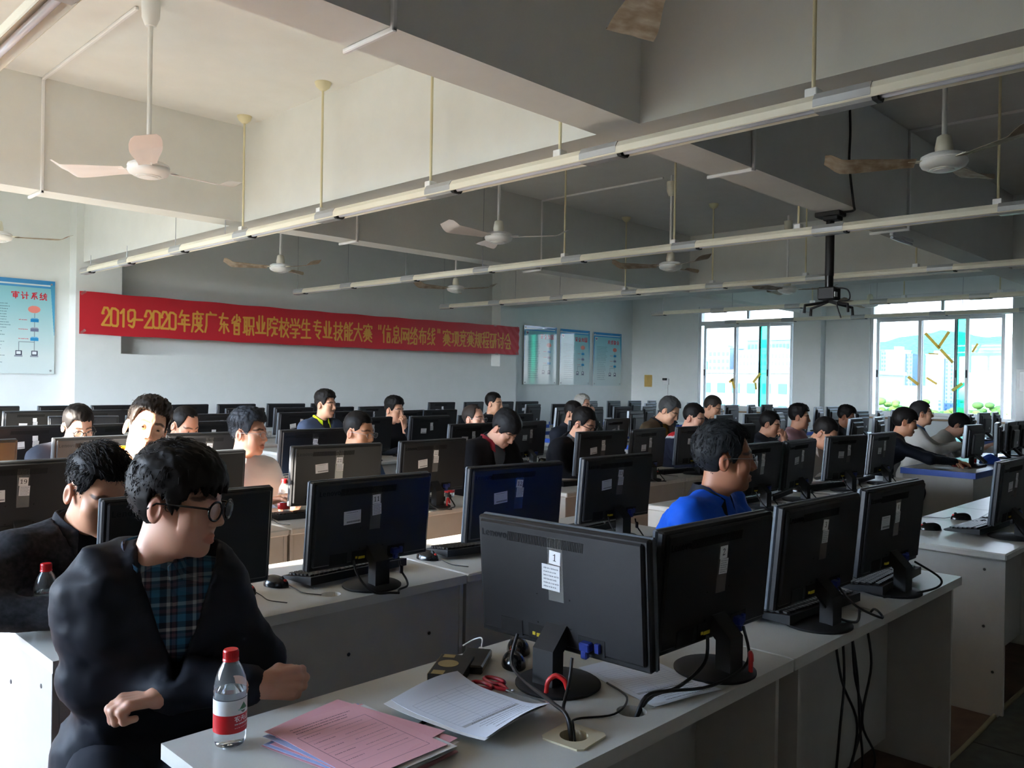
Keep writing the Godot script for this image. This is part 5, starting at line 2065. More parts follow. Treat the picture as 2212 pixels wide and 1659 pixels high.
func head_field(q: Vector3) -> float:
	# face towards +z, eyes at y = 0
	var p := Vector3(absf(q.x), q.y, q.z)
	var d := ell(p, Vector3(0, 0.035, -0.014), Vector3(0.074, 0.086, 0.095))
	d = smin(d, cap(p, Vector3(0, -0.07, -0.03), Vector3(0, -0.25, -0.05), 0.047, 0.06), 0.03)
	d = smin(d, ell(p, Vector3(0, -0.035, 0.026), Vector3(0.058, 0.085, 0.061)), 0.04)
	d = smin(d, ell(p, Vector3(0.027, -0.074, 0.026), Vector3(0.025, 0.034, 0.044)), 0.03)
	var e := ell(p, Vector3(0.079, -0.012, -0.014), Vector3(0.0085, 0.032, 0.019))
	if e < 0.03:
		e = smax(e, -ell(p, Vector3(0.09, -0.01, -0.008), Vector3(0.0095, 0.021, 0.0105)), 0.004)
		d = smin(d, e, 0.008)
	if p.z < 0.035 or d > 0.05:
		return d
	d = smin(d, (p - Vector3(0, -0.102, 0.068)).length() - 0.016, 0.028)
	d = smin(d, (p - Vector3(0.043, -0.028, 0.058)).length() - 0.022, 0.03)
	d = smin(d, cap(p, Vector3(0.008, 0.022, 0.08), Vector3(0.04, 0.02, 0.07), 0.0095, 0.008), 0.022)
	d = smax(d, -((p - Vector3(0.031, 0.001, 0.099)).length() - 0.0155), 0.014)
	# lids round the eyeball
	var lid := (p - Vector3(0.031, -0.001, 0.0765)).length() - 0.0142
	lid = smax(lid, -ell(p, Vector3(0.031, -0.0005, 0.0925), Vector3(0.0125, 0.0042, 0.012)), 0.002)
	d = smin(d, lid, 0.006)
	d = smin(d, cap(p, Vector3(0, 0.012, 0.085), Vector3(0, -0.032, 0.1045), 0.0065, 0.0105), 0.016)
	d = smin(d, (p - Vector3(0.0115, -0.0375, 0.095)).length() - 0.0085, 0.008)
	d = smin(d, cap(p, Vector3(0, -0.066, 0.0905), Vector3(0.019, -0.07, 0.083), 0.006, 0.0045), 0.008)
	d = smin(d, cap(p, Vector3(0, -0.0785, 0.0895), Vector3(0.015, -0.0775, 0.083), 0.007, 0.005), 0.007)
	d = smax(d, -cap(p, Vector3(0, -0.0722, 0.0985), Vector3(0.023, -0.0728, 0.0885), 0.0024, 0.0018), 0.004)
	return d


func head_paint(q: Vector3) -> Color:
	var x := absf(q.x)
	var c := Color(1, 1, 1)
	if q.z > 0.03:
		var lips := Vector2((x) / 0.022, (q.y + 0.073) / 0.0105).length()
		if lips < 1.25 and q.z > 0.07:
			c = c.lerp(Color(0.84, 0.6, 0.58), clampf((1.25 - lips) * 3.0, 0.0, 0.75))
		var b := Vector2(x, q.y)
		var m := b.distance_to(Geometry2D.get_closest_point_to_segment(b, Vector2(0.013, 0.0225), Vector2(0.034, 0.0275)))
		m = minf(m, b.distance_to(Geometry2D.get_closest_point_to_segment(b, Vector2(0.034, 0.0275), Vector2(0.053, 0.0205))))
		if m < 0.0062:
			c = c.lerp(Color(0.1, 0.08, 0.07), clampf((0.0062 - m) * 420.0, 0.0, 0.92))
		if x < 0.0125 and x > 0.004 and q.y < -0.0425 and q.y > -0.049 and q.z > 0.088:
			c = c.darkened(0.6)
	if x > 0.0795:
		c = c.lerp(Color(1.0, 0.78, 0.74), 0.6)
	return c


func head_mesh(cell: float) -> MB:
	var mb := MB.new()
	nets(mb, head_field, Vector3(-0.1, -0.25, -0.125), Vector3(0.102, 0.13, 0.125), cell, head_paint, 1.3)
	for s in [-1.0, 1.0]:
		var c := Vector3(s * 0.031, -0.001, 0.0765)
		var from := mb.v.size()
		mb.ball(c, Vector3.ONE * 0.0128, 20, 20)
		for i in range(from, mb.v.size()):
			var dir := (mb.v[i] - c).normalized()
			var look := dir.dot(Vector3(0, -0.05, 1).normalized())
			mb.c[i] = Color(0.05, 0.03, 0.025) if look > 0.9 else Color(0.95, 0.98, 1.02)
	return mb


func hairline(az: float, o: Dictionary) -> float:
	var f: float = o.front
	if az < 0.75:
		return f
	if az < 1.15:
		return lerpf(f, -0.012, (az - 0.75) / 0.4)
	if az < 1.34:
		return -0.014
	if az < 1.5:
		return lerpf(-0.014, 0.024, (az - 1.34) / 0.16)
	if az < 1.85:
		return 0.024
	return lerpf(0.02, o.back, clampf((az - 1.85) / 0.35, 0.0, 1.0))


func hair_mesh(o: Dictionary, cell: float, seed_: int) -> MB:
	var fn := FastNoiseLite.new()
	fn.seed = seed_
	fn.frequency = 1.0
	fn.fractal_octaves = 2
	var f := func(p: Vector3) -> float:
		var rel := p - Vector3(0, 0.035, -0.014)
		var d0 := rel.normalized()
		var up := clampf(d0.y * 1.4 - 0.1, 0.0, 1.0)
		var t: float = lerpf(o.side, o.top, up)
		if o.has("bald"):
			var crown := clampf((d0.y - 0.55) * 3.0, 0.0, 1.0) * clampf((d0.z + 0.75) * 1.6, 0.0, 1.0)
			t -= crown * float(o.bald)
		if d0.z > 0.2:
			t += float(o.get("fringe", 0.0)) * (d0.z - 0.2)
		t += (fn.get_noise_3d(p.x * 60.0, p.y * 26.0, p.z * 26.0) * 0.6 + fn.get_noise_3d(p.x * 150.0, p.y * 50.0, p.z * 50.0) * 0.15) * float(o.rough) * (0.35 + 0.65 * up)
		var d := ell(p, Vector3(0, 0.035, -0.014), Vector3(0.0745 + t, 0.0865 + t, 0.0955 + t))
		var az := atan2(absf(p.x), p.z)
		var hl := hairline(az, o) + fn.get_noise_2d(az * 9.0 + 40.0 * signf(p.x), 3.0) * float(o.jag)
		if o.has("part") and p.z > 0.0:
			hl += float(o.part) * p.x
		return smax(d, (hl - p.y) * 0.8, 0.006)
	var mb := MB.new()
	nets(mb, f, Vector3(-0.12, -0.13, -0.15), Vector3(0.122, 0.17, 0.14), cell, null, 1.5)
	var strands: int = o.get("strands", 0)
	var r := RandomNumberGenerator.new()
	r.seed = seed_ * 7 + 1
	var made := 0
	while made < strands:
		var dir := Vector3(r.randfn(), r.randfn() * 0.9 + 0.5, r.randfn()).normalized()
		var az := atan2(absf(dir.x), dir.z)
		var root := Vector3(0, 0.035, -0.014) + dir * Vector3(0.075, 0.088, 0.096)
		if root.y < hairline(az, o) + 0.012:
			continue
		made += 1
		var flow: Vector3 = o.get("flow", Vector3(0.2, -0.2, 1.0))
		var swirl := Vector3(dir.x * 0.9, -0.55, dir.z * 0.9 - 0.15) if dir.y < 0.55 else flow
		var d := (swirl - dir * swirl.dot(dir) + Vector3(r.randfn(), r.randfn(), r.randfn()) * 0.22).normalized()
		var up := clampf(dir.y * 1.4 - 0.1, 0.0, 1.0)
		var lift: float = lerpf(o.side, o.top, up)
		var ln := r.randf_range(0.02, 0.045) * float(o.get("length", 1.0)) * (0.4 + 0.6 * up)
		var a := root + dir * lift * 0.75
		var pts := PackedVector3Array()
		for k in 4:
			var s := k / 3.0
			pts.append(a + d * ln * s + dir * (0.006 * sin(s * PI) - 0.012 * s * s) + Vector3(0, -0.006 * s * s, 0))
		mb.tube(pts, r.randf_range(0.0009, 0.0019), 4, 0.0002, false)
	return mb


const HAIR := {
	"crop": {"front": 0.07, "back": -0.05, "top": 0.014, "side": 0.003, "rough": 0.005, "jag": 0.01},
	"short": {"front": 0.066, "back": -0.06, "top": 0.017, "side": 0.008, "rough": 0.007, "jag": 0.012},
	"quiff": {"front": 0.07, "back": -0.055, "top": 0.028, "side": 0.004, "rough": 0.014, "jag": 0.014, "fringe": 0.016},
	"fringe": {"front": 0.043, "back": -0.085, "top": 0.026, "side": 0.017, "rough": 0.01, "jag": 0.026, "fringe": 0.012},
	"bowl": {"front": 0.04, "back": -0.06, "top": 0.024, "side": 0.014, "rough": 0.008, "jag": 0.014, "fringe": 0.014},
	"thin": {"front": 0.085, "back": -0.065, "top": 0.007, "side": 0.008, "rough": 0.006, "jag": 0.012, "bald": 0.012},
	"receding": {"front": 0.094, "back": -0.065, "top": 0.008, "side": 0.007, "rough": 0.005, "jag": 0.016},
	"swept": {"front": 0.078, "back": -0.08, "top": 0.02, "side": 0.014, "rough": 0.012, "jag": 0.014},
	"long": {"front": 0.06, "back": -0.12, "top": 0.02, "side": 0.018, "rough": 0.006, "jag": 0.008, "fringe": 0.006}}


func hand_mesh(fist: bool) -> MB:
	# wrist at the origin, knuckles towards +z, palm down, thumb towards +x
	var caps := []
	var bases := [[0.028, 0.084, 0.026], [0.01, 0.09, 0.03], [-0.009, 0.086, 0.028], [-0.026, 0.076, 0.022]]
	for i in 4:
		var b: Array = bases[i]
		var k := Vector3(b[0], 0.0, b[1])
		caps.append([Vector3(b[0] * 0.55, 0, 0.01), k, 0.015, 0.0115])
		var l: float = b[2]
		var spread: float = b[0] * 0.12
		if fist:
			var m := k + Vector3(0, -0.012, l * 0.75)
			var e := m + Vector3(0, -l * 0.9, -0.006)
			caps.append([k, m, 0.0105, 0.0095])
			caps.append([m, e, 0.0095, 0.0088])
			caps.append([e, e + Vector3(0, 0.002, -0.022), 0.0088, 0.0078])
		else:
			var m := k + Vector3(spread, -0.008, l * 1.25)
			var e := m + Vector3(spread * 0.6, -0.013, l * 0.85)
			caps.append([k, m, 0.0102, 0.0092])
			caps.append([m, e, 0.0092, 0.0085])
			caps.append([e, e + Vector3(0, -0.013, l * 0.55), 0.0085, 0.0068])
	caps.append([Vector3(0, 0, -0.05), Vector3(0, 0, 0.02), 0.027, 0.025])
	caps.append([Vector3(0.014, -0.006, 0.02), Vector3(0.034, -0.012, 0.048), 0.017, 0.0125])
	if fist:
		caps.append([Vector3(0.034, -0.012, 0.048), Vector3(0.03, -0.022, 0.082), 0.0115, 0.0105])
		caps.append([Vector3(0.03, -0.022, 0.082), Vector3(0.01, -0.03, 0.098), 0.0105, 0.0085])
	else:
		caps.append([Vector3(0.034, -0.012, 0.048), Vector3(0.05, -0.018, 0.078), 0.0115, 0.0105])
		caps.append([Vector3(0.05, -0.018, 0.078), Vector3(0.054, -0.022, 0.102), 0.0105, 0.008])
	var f := func(p: Vector3) -> float:
		var d := 1.0
		for q in caps:
			d = smin(d, cap(p, q[0], q[1], q[2], q[3]), 0.006)
		return d
	var mb := MB.new()
	nets(mb, f, Vector3(-0.055, -0.075, -0.06), Vector3(0.078, 0.035, 0.18), 0.0036, null, 1.3)
	return mb


func glasses(parent: Node3D, kind: String) -> void:
	var g := Node3D.new()
	g.name = "glasses"
	parent.add_child(g)
	var thick := 0.0026 if kind == "black" else 0.0011
	var m: StandardMaterial3D = M["black glossy plastic"] if kind == "black" else M["steel"]
	var rx := 0.0255
	var ry := 0.0215 if kind == "black" else 0.0165
	var f := MB.new()
	for s in [-1.0, 1.0]:
		var ring := []
		for k in 25:
			var a := TAU * k / 24
			ring.append([s * 0.034 + cos(a) * rx, -0.004 + sin(a) * ry, 0.108 - 0.0045 * absf(cos(a)) * (1.0 if cos(a) * s > 0 else -0.3)])
		f.tube(path(ring), thick, 6, -1.0, false)
		f.tube(path([[s * 0.059, 0.003, 0.104], [s * 0.072, 0.005, 0.095], [s * 0.082, 0.005, 0.04], [s * 0.084, 0.003, -0.01], [s * 0.083, -0.012, -0.03]]), thick, 6)
	f.tube(path([[-0.009, 0.002, 0.108], [0, 0.006, 0.111], [0.009, 0.002, 0.108]]), thick, 6)
	obj("frame", f, m, g)
	for s in [-1.0, 1.0]:
		var l := MB.new()
		var n := 16
		var c := Vector3(s * 0.034, -0.004, 0.1065)
		for k in n:
			var a := TAU * k / n
			var b := TAU * (k + 1) / n
			var i := l.vert(c, Vector3(0, 0, 1))
			l.vert(c + Vector3(cos(a) * rx, sin(a) * ry, 0), Vector3(0, 0, 1))
			l.vert(c + Vector3(cos(b) * rx, sin(b) * ry, 0), Vector3(0, 0, 1))
			l.tri(i, i + 1, i + 2)
		obj("lens", l, M["window glass"], g)


# ---------- bodies ----------

func body_caps(o: Dictionary) -> Dictionary:
	# joints in the person's own axes: floor below the head is the origin, face towards +z, left hand towards +x
	var n: Vector3 = o.neck
	var p: Vector3 = o.pelvis
	var w: float = o.get("wide", 1.0)
	var lift: float = o.get("shrug", 0.0)
	var torso := []
	var c := n.lerp(p, 0.32)
	var a := n.lerp(p, 0.68)
	var s := n + Vector3(0, -0.055 + lift, 0).lerp((p - n) * 0.12, 0.5)
	torso.append([n + Vector3(0, -0.02, -0.012), n + Vector3(0, -0.1, 0), 0.064, 0.08])
	torso.append([s + Vector3(-0.15 * w, -0.012, 0), s + Vector3(0.15 * w, -0.012, 0), 0.064, 0.064])
	torso.append([s + Vector3(-0.1 * w, -0.08, 0.005), s + Vector3(0.1 * w, -0.08, 0.005), 0.093, 0.093])
	torso.append([c + Vector3(-0.09 * w, 0, 0.01), c + Vector3(0.09 * w, 0, 0.01), 0.112 * w, 0.112 * w])
	torso.append([a + Vector3(-0.08 * w, 0, 0.012), a + Vector3(0.08 * w, 0, 0.012), 0.114 * w, 0.114 * w])
	torso.append([p + Vector3(-0.09, 0, 0), p + Vector3(0.09, 0, 0), 0.128, 0.128])
	var arms := []
	for side in [1.0, -1.0]:
		var sh := s + Vector3(side * 0.185 * w, -0.03, 0)
		var el: Vector3 = o.elbow_l if side > 0 else o.elbow_r
		var wr: Vector3 = o.wrist_l if side > 0 else o.wrist_r
		arms.append([sh, el, 0.058 * w, 0.046])
		arms.append([el, wr, 0.046, 0.037])
		torso.append([n + Vector3(side * 0.01, -0.03, -0.015), sh + Vector3(-side * 0.03, 0.012, -0.006), 0.056, 0.054])
	return {"torso": torso, "arms": arms, "shoulder": s, "chest": c}


func cloth_mesh(o: Dictionary, caps: Array, cell: float, grow: float, open: float, paint, seed_: int, extra := []) -> MB:
	var fn := FastNoiseLite.new()
	fn.seed = seed_
	fn.frequency = 1.0
	fn.fractal_octaves = 2
	var n: Vector3 = o.neck
	var fold: float = o.get("fold", 0.005)
	var flat := PackedVector3Array()
	var rad := PackedFloat32Array()
	for q in caps + extra:
		flat.append(q[0])
		flat.append(q[1])
		rad.append(q[2] + grow)
		rad.append(q[3] + grow)
	var count := rad.size() / 2
	var lo := Vector3.ONE * 99.0
	var hi := Vector3.ONE * -99.0
	for i in flat.size():
		lo = lo.min(flat[i] - Vector3.ONE * (rad[i] + 0.05))
		hi = hi.max(flat[i] + Vector3.ONE * (rad[i] + 0.05))
	var f := func(p: Vector3) -> float:
		var d := 1.0
		for i in count:
			var a := flat[2 * i]
			var ba := flat[2 * i + 1] - a
			var pa := p - a
			var h := clampf(pa.dot(ba) / ba.length_squared(), 0.0, 1.0)
			var e := (pa - ba * h).length() - (rad[2 * i] + (rad[2 * i + 1] - rad[2 * i]) * h)
			if e - d < 0.045:
				d = smin(d, e, 0.045)
		if d < 0.04 and d > -0.04:
			d += fn.get_noise_3d(p.x * 9.0 + p.y * 5.0, p.y * 16.0, p.z * 9.0) * fold + absf(fn.get_noise_3d(p.x * 24.0, p.y * 24.0 + p.x * 12.0, p.z * 24.0)) * fold * 0.8
		if open > 0.0 and p.z > n.z - 0.02:
			var w := clampf((p.y - (n.y - open)) / open, 0.0, 1.0) * 0.085
			d = maxf(d, (w - absf(p.x)) * 0.8 if p.y > n.y - open else d)
		return d
	var mb := MB.new()
	nets(mb, f, lo, hi, cell, paint, 1.35)
	return mb


func collar(parent: Node3D, n: Vector3, m: Material, tall := 0.045, gap := 0.5, called := "collar") -> void:
	# a turned-down collar: a band round the neck, open in front
	var c := MB.new()
	for layer in 2:
		c.sheet(28, 3, func(u: float, v: float) -> Vector3:
			var a := PI + (u - 0.5) * (TAU - gap * 2.0)
			var front := clampf(1.0 - absf(absf(u - 0.5) - 0.5) * 5.0, 0.0, 1.0)
			var r := 0.066 + 0.006 * v
			var y := tall * (0.75 - 0.35 * front) * (1.0 - v) - 0.012 * v
			if layer == 1:
				r = 0.068 + 0.026 * v
				y = tall * (0.75 - 0.35 * front) - tall * v * (1.0 + 0.5 * front)
			return n + Vector3(sin(a) * r, y - 0.012 - 0.03 * front, cos(a) * r * 1.02 - 0.008 + 0.012 * front), 0.0022)
	obj(called, c, m, parent)


func person(o: Dictionary) -> void:
	var near: bool = o.get("near", false)
	var at: Vector3 = o.at
	var turn: float = PI / 2 + deg_to_rad(o.body)
	var t := thing("person", o.label, "person", Vector3(at.x, 0, at.z), turn, "")
	# head: turned about the base of the neck
	var sc: float = o.get("size", 1.0)
	var hb := Basis.from_euler(Vector3(deg_to_rad(o.get("down", 0.0)), deg_to_rad(o.get("yaw", 0.0)), deg_to_rad(o.get("roll", 0.0))), EULER_ORDER_YXZ).scaled(Vector3.ONE * sc)
	var eye := Vector3(0, at.y, 0)
	var neck := eye + hb * Vector3(0, -0.14, -0.042)
	var hx := Transform3D(hb, eye)
	o.neck = neck
	var lean: Array = o.get("lean", [0.0, -0.06])
	o.pelvis = Vector3(neck.x + lean[0], 0.575, neck.z + lean[1])
	var ay: float = neck.y
	var dflt := {"elbow_l": Vector3(0.24, ay - 0.33, neck.z + 0.1), "wrist_l": Vector3(0.12, maxf(0.82, ay - 0.3), neck.z + 0.33), "elbow_r": Vector3(-0.24, ay - 0.33, neck.z + 0.1), "wrist_r": Vector3(-0.12, maxf(0.82, ay - 0.3), neck.z + 0.33)}
	for k in dflt:
		if not o.has(k):
			o[k] = dflt[k]
	var caps := body_caps(o)
	# skin: head with neck, and the hands, in one mesh
	var skin := MB.new()
	add_mesh(skin, shapes["head_near" if near else "head_far"], hx)
	for side in [1.0, -1.0]:
		var el: Vector3 = o.elbow_l if side > 0 else o.elbow_r
		var wr: Vector3 = o.wrist_l if side > 0 else o.wrist_r
		var way: Vector3 = (wr - el).normalized()
		var aim: Vector3 = o.get("aim_l" if side > 0 else "aim_r", way)
		var palm: Vector3 = o.get("palm_l" if side > 0 else "palm_r", Vector3.DOWN)
		var z := aim.normalized()
		var x := (-palm).cross(z).normalized()
		var y := z.cross(x)
		# thumb points towards the other hand
		var b := Basis(x * -side, y, z)
		var pose: String = o.get("hands", "open")
		add_mesh(skin, shapes["fist" if pose == "fist" else "hand"], Transform3D(b, wr + way * 0.025))
		if o.has("bare"):
			var fl := [el.lerp(wr, -0.05), wr]
			var f := func(p: Vector3) -> float: return cap(p, fl[0], fl[1], 0.042, 0.029)
			nets(skin, f, el.min(wr) - Vector3.ONE * 0.06, el.max(wr) + Vector3.ONE * 0.06, 0.012)
	var tone: Color = o.get("skin", srgb(214, 164, 134))
	var sm := tinted("skin %s" % o.id, 0.5)
	sm.albedo_color = tone
	sm.subsurf_scatter_enabled = near
	sm.subsurf_scatter_strength = 0.08
	obj("body", skin, sm, t)
	# hair
	var hk: String = o.hair
	if hk != "none":
		var key: String = "hair " + hk + (" near" if near else "")
		if not shapes.has(key):
			var ho: Dictionary = HAIR[hk].duplicate()
			if near:
				ho["strands"] = {"fringe": 2600, "swept": 2200}.get(hk, 1500)
			shapes[key] = hair_mesh(ho, 0.004 if near else 0.0065, hk.length() * 13 + 5)
		var hm := mat("hair %s" % o.id, o.get("hair_color", srgb(22, 19, 18)), 0.55, 0.0, 0.28)
		var h := MB.new()
		add_mesh(h, shapes[key], hx)
		obj("hair", h, hm, t)
	if o.has("glasses"):
		var g := Node3D.new()
		g.name = "eyewear"
		t.add_child(g)
		g.transform = hx
		glasses(g, o.glasses)
	# clothes
	var cell := 0.0125 if near else 0.02
	var cm: StandardMaterial3D = o.cloth
	var arms: Array = caps.arms
	if o.has("bare"):
		arms = [[arms[0][0], arms[0][0].lerp(arms[0][1], 0.62), 0.066, 0.064], [arms[2][0], arms[2][0].lerp(arms[2][1], 0.62), 0.066, 0.064]]
	var extra := []
	if o.has("hood"):
		var s: Vector3 = caps.shoulder
		var arc := [s + Vector3(-0.1, 0.02, 0.075), s + Vector3(-0.125, 0.055, -0.01), s + Vector3(-0.075, 0.06, -0.085), s + Vector3(0, 0.058, -0.11), s + Vector3(0.075, 0.06, -0.085), s + Vector3(0.125, 0.055, -0.01), s + Vector3(0.1, 0.02, 0.075)]
		for k in 6:
			extra.append([arc[k], arc[k + 1], 0.022, 0.022])
	var open: float = o.get("open", 0.0)
	var jacket := cloth_mesh(o, caps.torso + arms, cell, 0.008 if open > 0 else 0.0, open, o.get("paint"), o.id.hash() % 100, extra)
	obj(o.get("garment", "jacket"), jacket, cm, t)
	if open > 0.0:
		var sh := cloth_mesh(o, caps.torso, maxf(cell, 0.014), -0.004, 0.0, null, 3)
		obj("shirt", sh, o.shirt, t)
	if o.has("collar"):
		collar(t, neck + Vector3(0, 0.012, 0), o.collar, 0.06 if near else 0.05)
	# trousers and shoes share one shape
	if not shapes.has("trousers"):
		var bones := [[Vector3(-0.09, 0, 0), Vector3(-0.12, -0.02, 0.4), 0.098, 0.07], [Vector3(0.09, 0, 0), Vector3(0.12, -0.02, 0.4), 0.098, 0.07], [Vector3(-0.12, -0.02, 0.4), Vector3(-0.12, -0.48, 0.36), 0.068, 0.052], [Vector3(0.12, -0.02, 0.4), Vector3(0.12, -0.48, 0.36), 0.068, 0.052], [Vector3(-0.08, -0.01, -0.02), Vector3(0.08, -0.01, -0.02), 0.118, 0.118]]
		shapes["trousers"] = cloth_mesh({"neck": Vector3(0, 5, 0), "fold": 0.006}, bones, 0.022, 0.0, 0.0, null, 8).mesh()
		var f := func(p: Vector3) -> float: return smax(smin(cap(p, Vector3(0, 0.04, -0.04), Vector3(0, 0.036, 0.15), 0.04, 0.034), cap(p, Vector3(0, 0.07, -0.02), Vector3(0, 0.1, -0.03), 0.042, 0.04), 0.03), -p.y, 0.004)
		var s := MB.new()
		nets(s, f, Vector3(-0.06, -0.02, -0.1), Vector3(0.06, 0.16, 0.2), 0.012)
		shapes["shoe"] = s.mesh()
	var tr := obj("trousers", shapes["trousers"], M["dark trousers"], t)
	tr.position = Vector3(o.pelvis.x, 0.565, o.pelvis.z)
	for s in [-1.0, 1.0]:
		obj("shoe", shapes["shoe"], M["black matt plastic"], t).position = Vector3(o.pelvis.x + s * 0.12, 0.0, o.pelvis.z + 0.36)
	var seat := t.transform * Vector3(o.pelvis.x, 0, o.pelvis.z - 0.02)
	if not o.get("no_stool", false):
		stool(seat, turn, "brown wooden stool under the " + o.who)


func cloth(key: String, c: Color, rough := 0.85) -> StandardMaterial3D:
	var m := mat(key, c, rough, 0.0, 0.3)
	return m


func plaid() -> StandardMaterial3D:
	var im := Image.create(128, 128, false, Image.FORMAT_RGB8)
	for y in 128:
		for x in 128:
			var c := srgb(30, 34, 46)
			var vx := srgb(30, 34, 46)
			if x % 64 < 20:
				vx = srgb(52, 112, 142)
			elif x % 64 > 36 and x % 64 < 46:
				vx = srgb(168, 170, 168)
			elif x % 64 > 50 and x % 64 < 60:
				vx = srgb(96, 66, 76)
			var vy := srgb(30, 34, 46)
			if y % 64 < 18:
				vy = srgb(46, 104, 136)
			elif y % 64 > 32 and y % 64 < 42:
				vy = srgb(178, 178, 172)
			elif y % 64 > 48 and y % 64 < 58:
				vy = srgb(96, 66, 76)
			im.set_pixel(x, y, vx.lerp(vy, 0.5) if (x + y) % 2 else vx.lerp(vy, 0.5).darkened(0.06))
			c = c
	var m := cloth("blue plaid shirt cloth", Color.WHITE)
	m.albedo_texture = ImageTexture.create_from_image(im)
	m.uv1_triplanar = true
	m.uv1_scale = Vector3.ONE * 9.0
	return m


func people() -> void:
	shapes["head_near"] = head_mesh(0.0034)
	shapes["head_far"] = head_mesh(0.005)
	shapes["hand"] = hand_mesh(false)
	shapes["fist"] = hand_mesh(true)
	cloth("dark trousers", srgb(32, 34, 42))
	var navy := cloth("navy black shell jacket", srgb(24, 27, 36), 0.6)
	var heather := cloth("grey heather cardigan", srgb(62, 63, 68))
	tri_tex(heather, noise_tex(0.06, srgb(110, 110, 112), Color.WHITE, 256, 71, 4), 3.0, false)
	var black := cloth("black wool suit", srgb(26, 27, 32))
	var dark := cloth("charcoal jacket", srgb(44, 48, 58))
	var neon := cloth("neon yellow lining", srgb(206, 224, 40))
	var slate := cloth("slate blue jacket", srgb(66, 76, 96))
	var orange := cloth("orange hooded sweater", srgb(240, 150, 24))
	var white := cloth("white cotton shirt", srgb(226, 227, 230))
	var blue := cloth("bright blue jacket", srgb(24, 92, 214), 0.65)
	var brown := cloth("brown tweed jacket", srgb(94, 78, 60))
	var mustard := cloth("mustard sweater", srgb(150, 112, 40))
	var rose := cloth("dusty rose shirt", srgb(168, 128, 132))
	var cream := cloth("off white jacket", srgb(214, 210, 202))
	var denim := cloth("blue denim shirt", srgb(74, 98, 138))
	var grey := cloth("grey shirt", srgb(96, 104, 112))
	var maroon := cloth("dark red shirt", srgb(122, 34, 44))
	var olive := cloth("dark olive shirt", srgb(46, 50, 44))
	var sport := tinted("red and navy sports shirt", 0.85)
	var sport_paint := func(p: Vector3) -> Color:
		var e := p.y - 0.86 - absf(p.x) * 0.6
		return lin(216, 34, 46) if e > 0.02 else (lin(235, 235, 238) if e > 0.0 else lin(30, 34, 56))

	person({"id": "plaid", "near": true, "at": V(-1.92, 1.19, -0.85), "body": -24.0, "yaw": 62.0, "down": 6.0, "roll": -3.0, "hair": "fringe", "hair_color": srgb(24, 20, 18), "glasses": "black", "cloth": navy, "open": 0.26, "shirt": plaid(), "hood": true, "collar": M["blue plaid shirt cloth"], "skin": srgb(206, 154, 128),
		"lean": [0.0, -0.1], "fold": 0.008, "wide": 0.84, "elbow_l": V(0.19, 0.79, -0.02), "wrist_l": V(0.0, 0.775, 0.085), "aim_l": V(-1, 0, 0.15), "elbow_r": V(-0.19, 0.78, -0.03), "wrist_r": V(0.15, 0.79, 0.14), "aim_r": V(1, -0.1, -0.2), "palm_r": V(0, -0.3, -1), "hands": "fist",
		"label": "young man with black glasses in dark jacket over plaid shirt, looking right, arms folded", "who": "man in the plaid shirt"})
	person({"id": "cardigan", "near": true, "at": V(-2.66, 1.135, -0.93), "body": 4.0, "yaw": 6.0, "down": 24.0, "hair": "crop", "cloth": heather, "garment": "cardigan", "open": 0.2, "shirt": navy, "collar": heather, "skin": srgb(200, 146, 114), "size": 1.06, "lean": [0.0, -0.28], "wide": 1.08, "fold": 0.008,
		"elbow_l": V(0.28, 0.83, 0.06), "wrist_l": V(0.1, 0.8, 0.14), "elbow_r": V(-0.31, 0.83, 0.0), "wrist_r": V(-0.12, 0.81, 0.17), "label": "man in grey heather cardigan bending over his phone behind the front man", "who": "man in the grey cardigan"})
	person({"id": "orange", "near": true, "at": V(-3.93, 1.235, -1.58), "body": 0.0, "yaw": -12.0, "down": -4.0, "roll": -17.0, "hair": "quiff", "hair_color": srgb(34, 28, 24), "cloth": orange, "garment": "hooded_sweater", "hood": true, "skin": srgb(226, 176, 146), "lean": [-0.1, -0.22], "wide": 1.12, "shrug": 0.06, "size": 1.1,
		"label": "young man in orange hooded sweater with tilted sunlit face", "who": "man in the orange sweater"})
	person({"id": "parka", "at": V(-5.46, 1.165, -1.78), "body": 0.0, "yaw": 4.0, "down": 22.0, "hair": "short", "glasses": "black", "cloth": dark, "open": 0.12, "shirt": black, "skin": srgb(222, 172, 148), "lean": [0.0, -0.2], "label": "man with dark-rimmed glasses in charcoal jacket at the left, reading downward", "who": "man in the charcoal jacket"})
	person({"id": "neon", "at": V(-5.49, 1.15, -2.46), "body": 8.0, "yaw": 6.0, "down": 26.0, "hair": "receding", "cloth": slate, "open": 0.14, "shirt": neon, "collar": neon, "skin": srgb(206, 152, 124), "lean": [0.0, -0.22], "label": "man with receding hair and neon yellow collar bending down beside the orange sweater", "who": "man with the neon collar"})
	person({"id": "tee", "near": true, "at": V(-4.26, 1.175, -2.27), "body": 6.0, "yaw": 26.0, "down": 2.0, "hair": "quiff", "hair_color": srgb(40, 44, 50), "glasses": "wire", "cloth": white, "garment": "t_shirt", "bare": true, "skin": srgb(210, 156, 128), "lean": [0.0, -0.14], "label": "young man with glasses in white T-shirt, face in profile to the right", "who": "man in the white T-shirt"})
	person({"id": "slate", "at": V(-6.7, 1.235, -4.34), "body": 6.0, "yaw": 16.0, "down": 2.0, "hair": "quiff", "cloth": slate, "open": 0.12, "shirt": dark, "collar": neon, "skin": srgb(208, 154, 122), "label": "young man in slate jacket with yellow collar, upright in the fifth row", "who": "man in the slate jacket"})
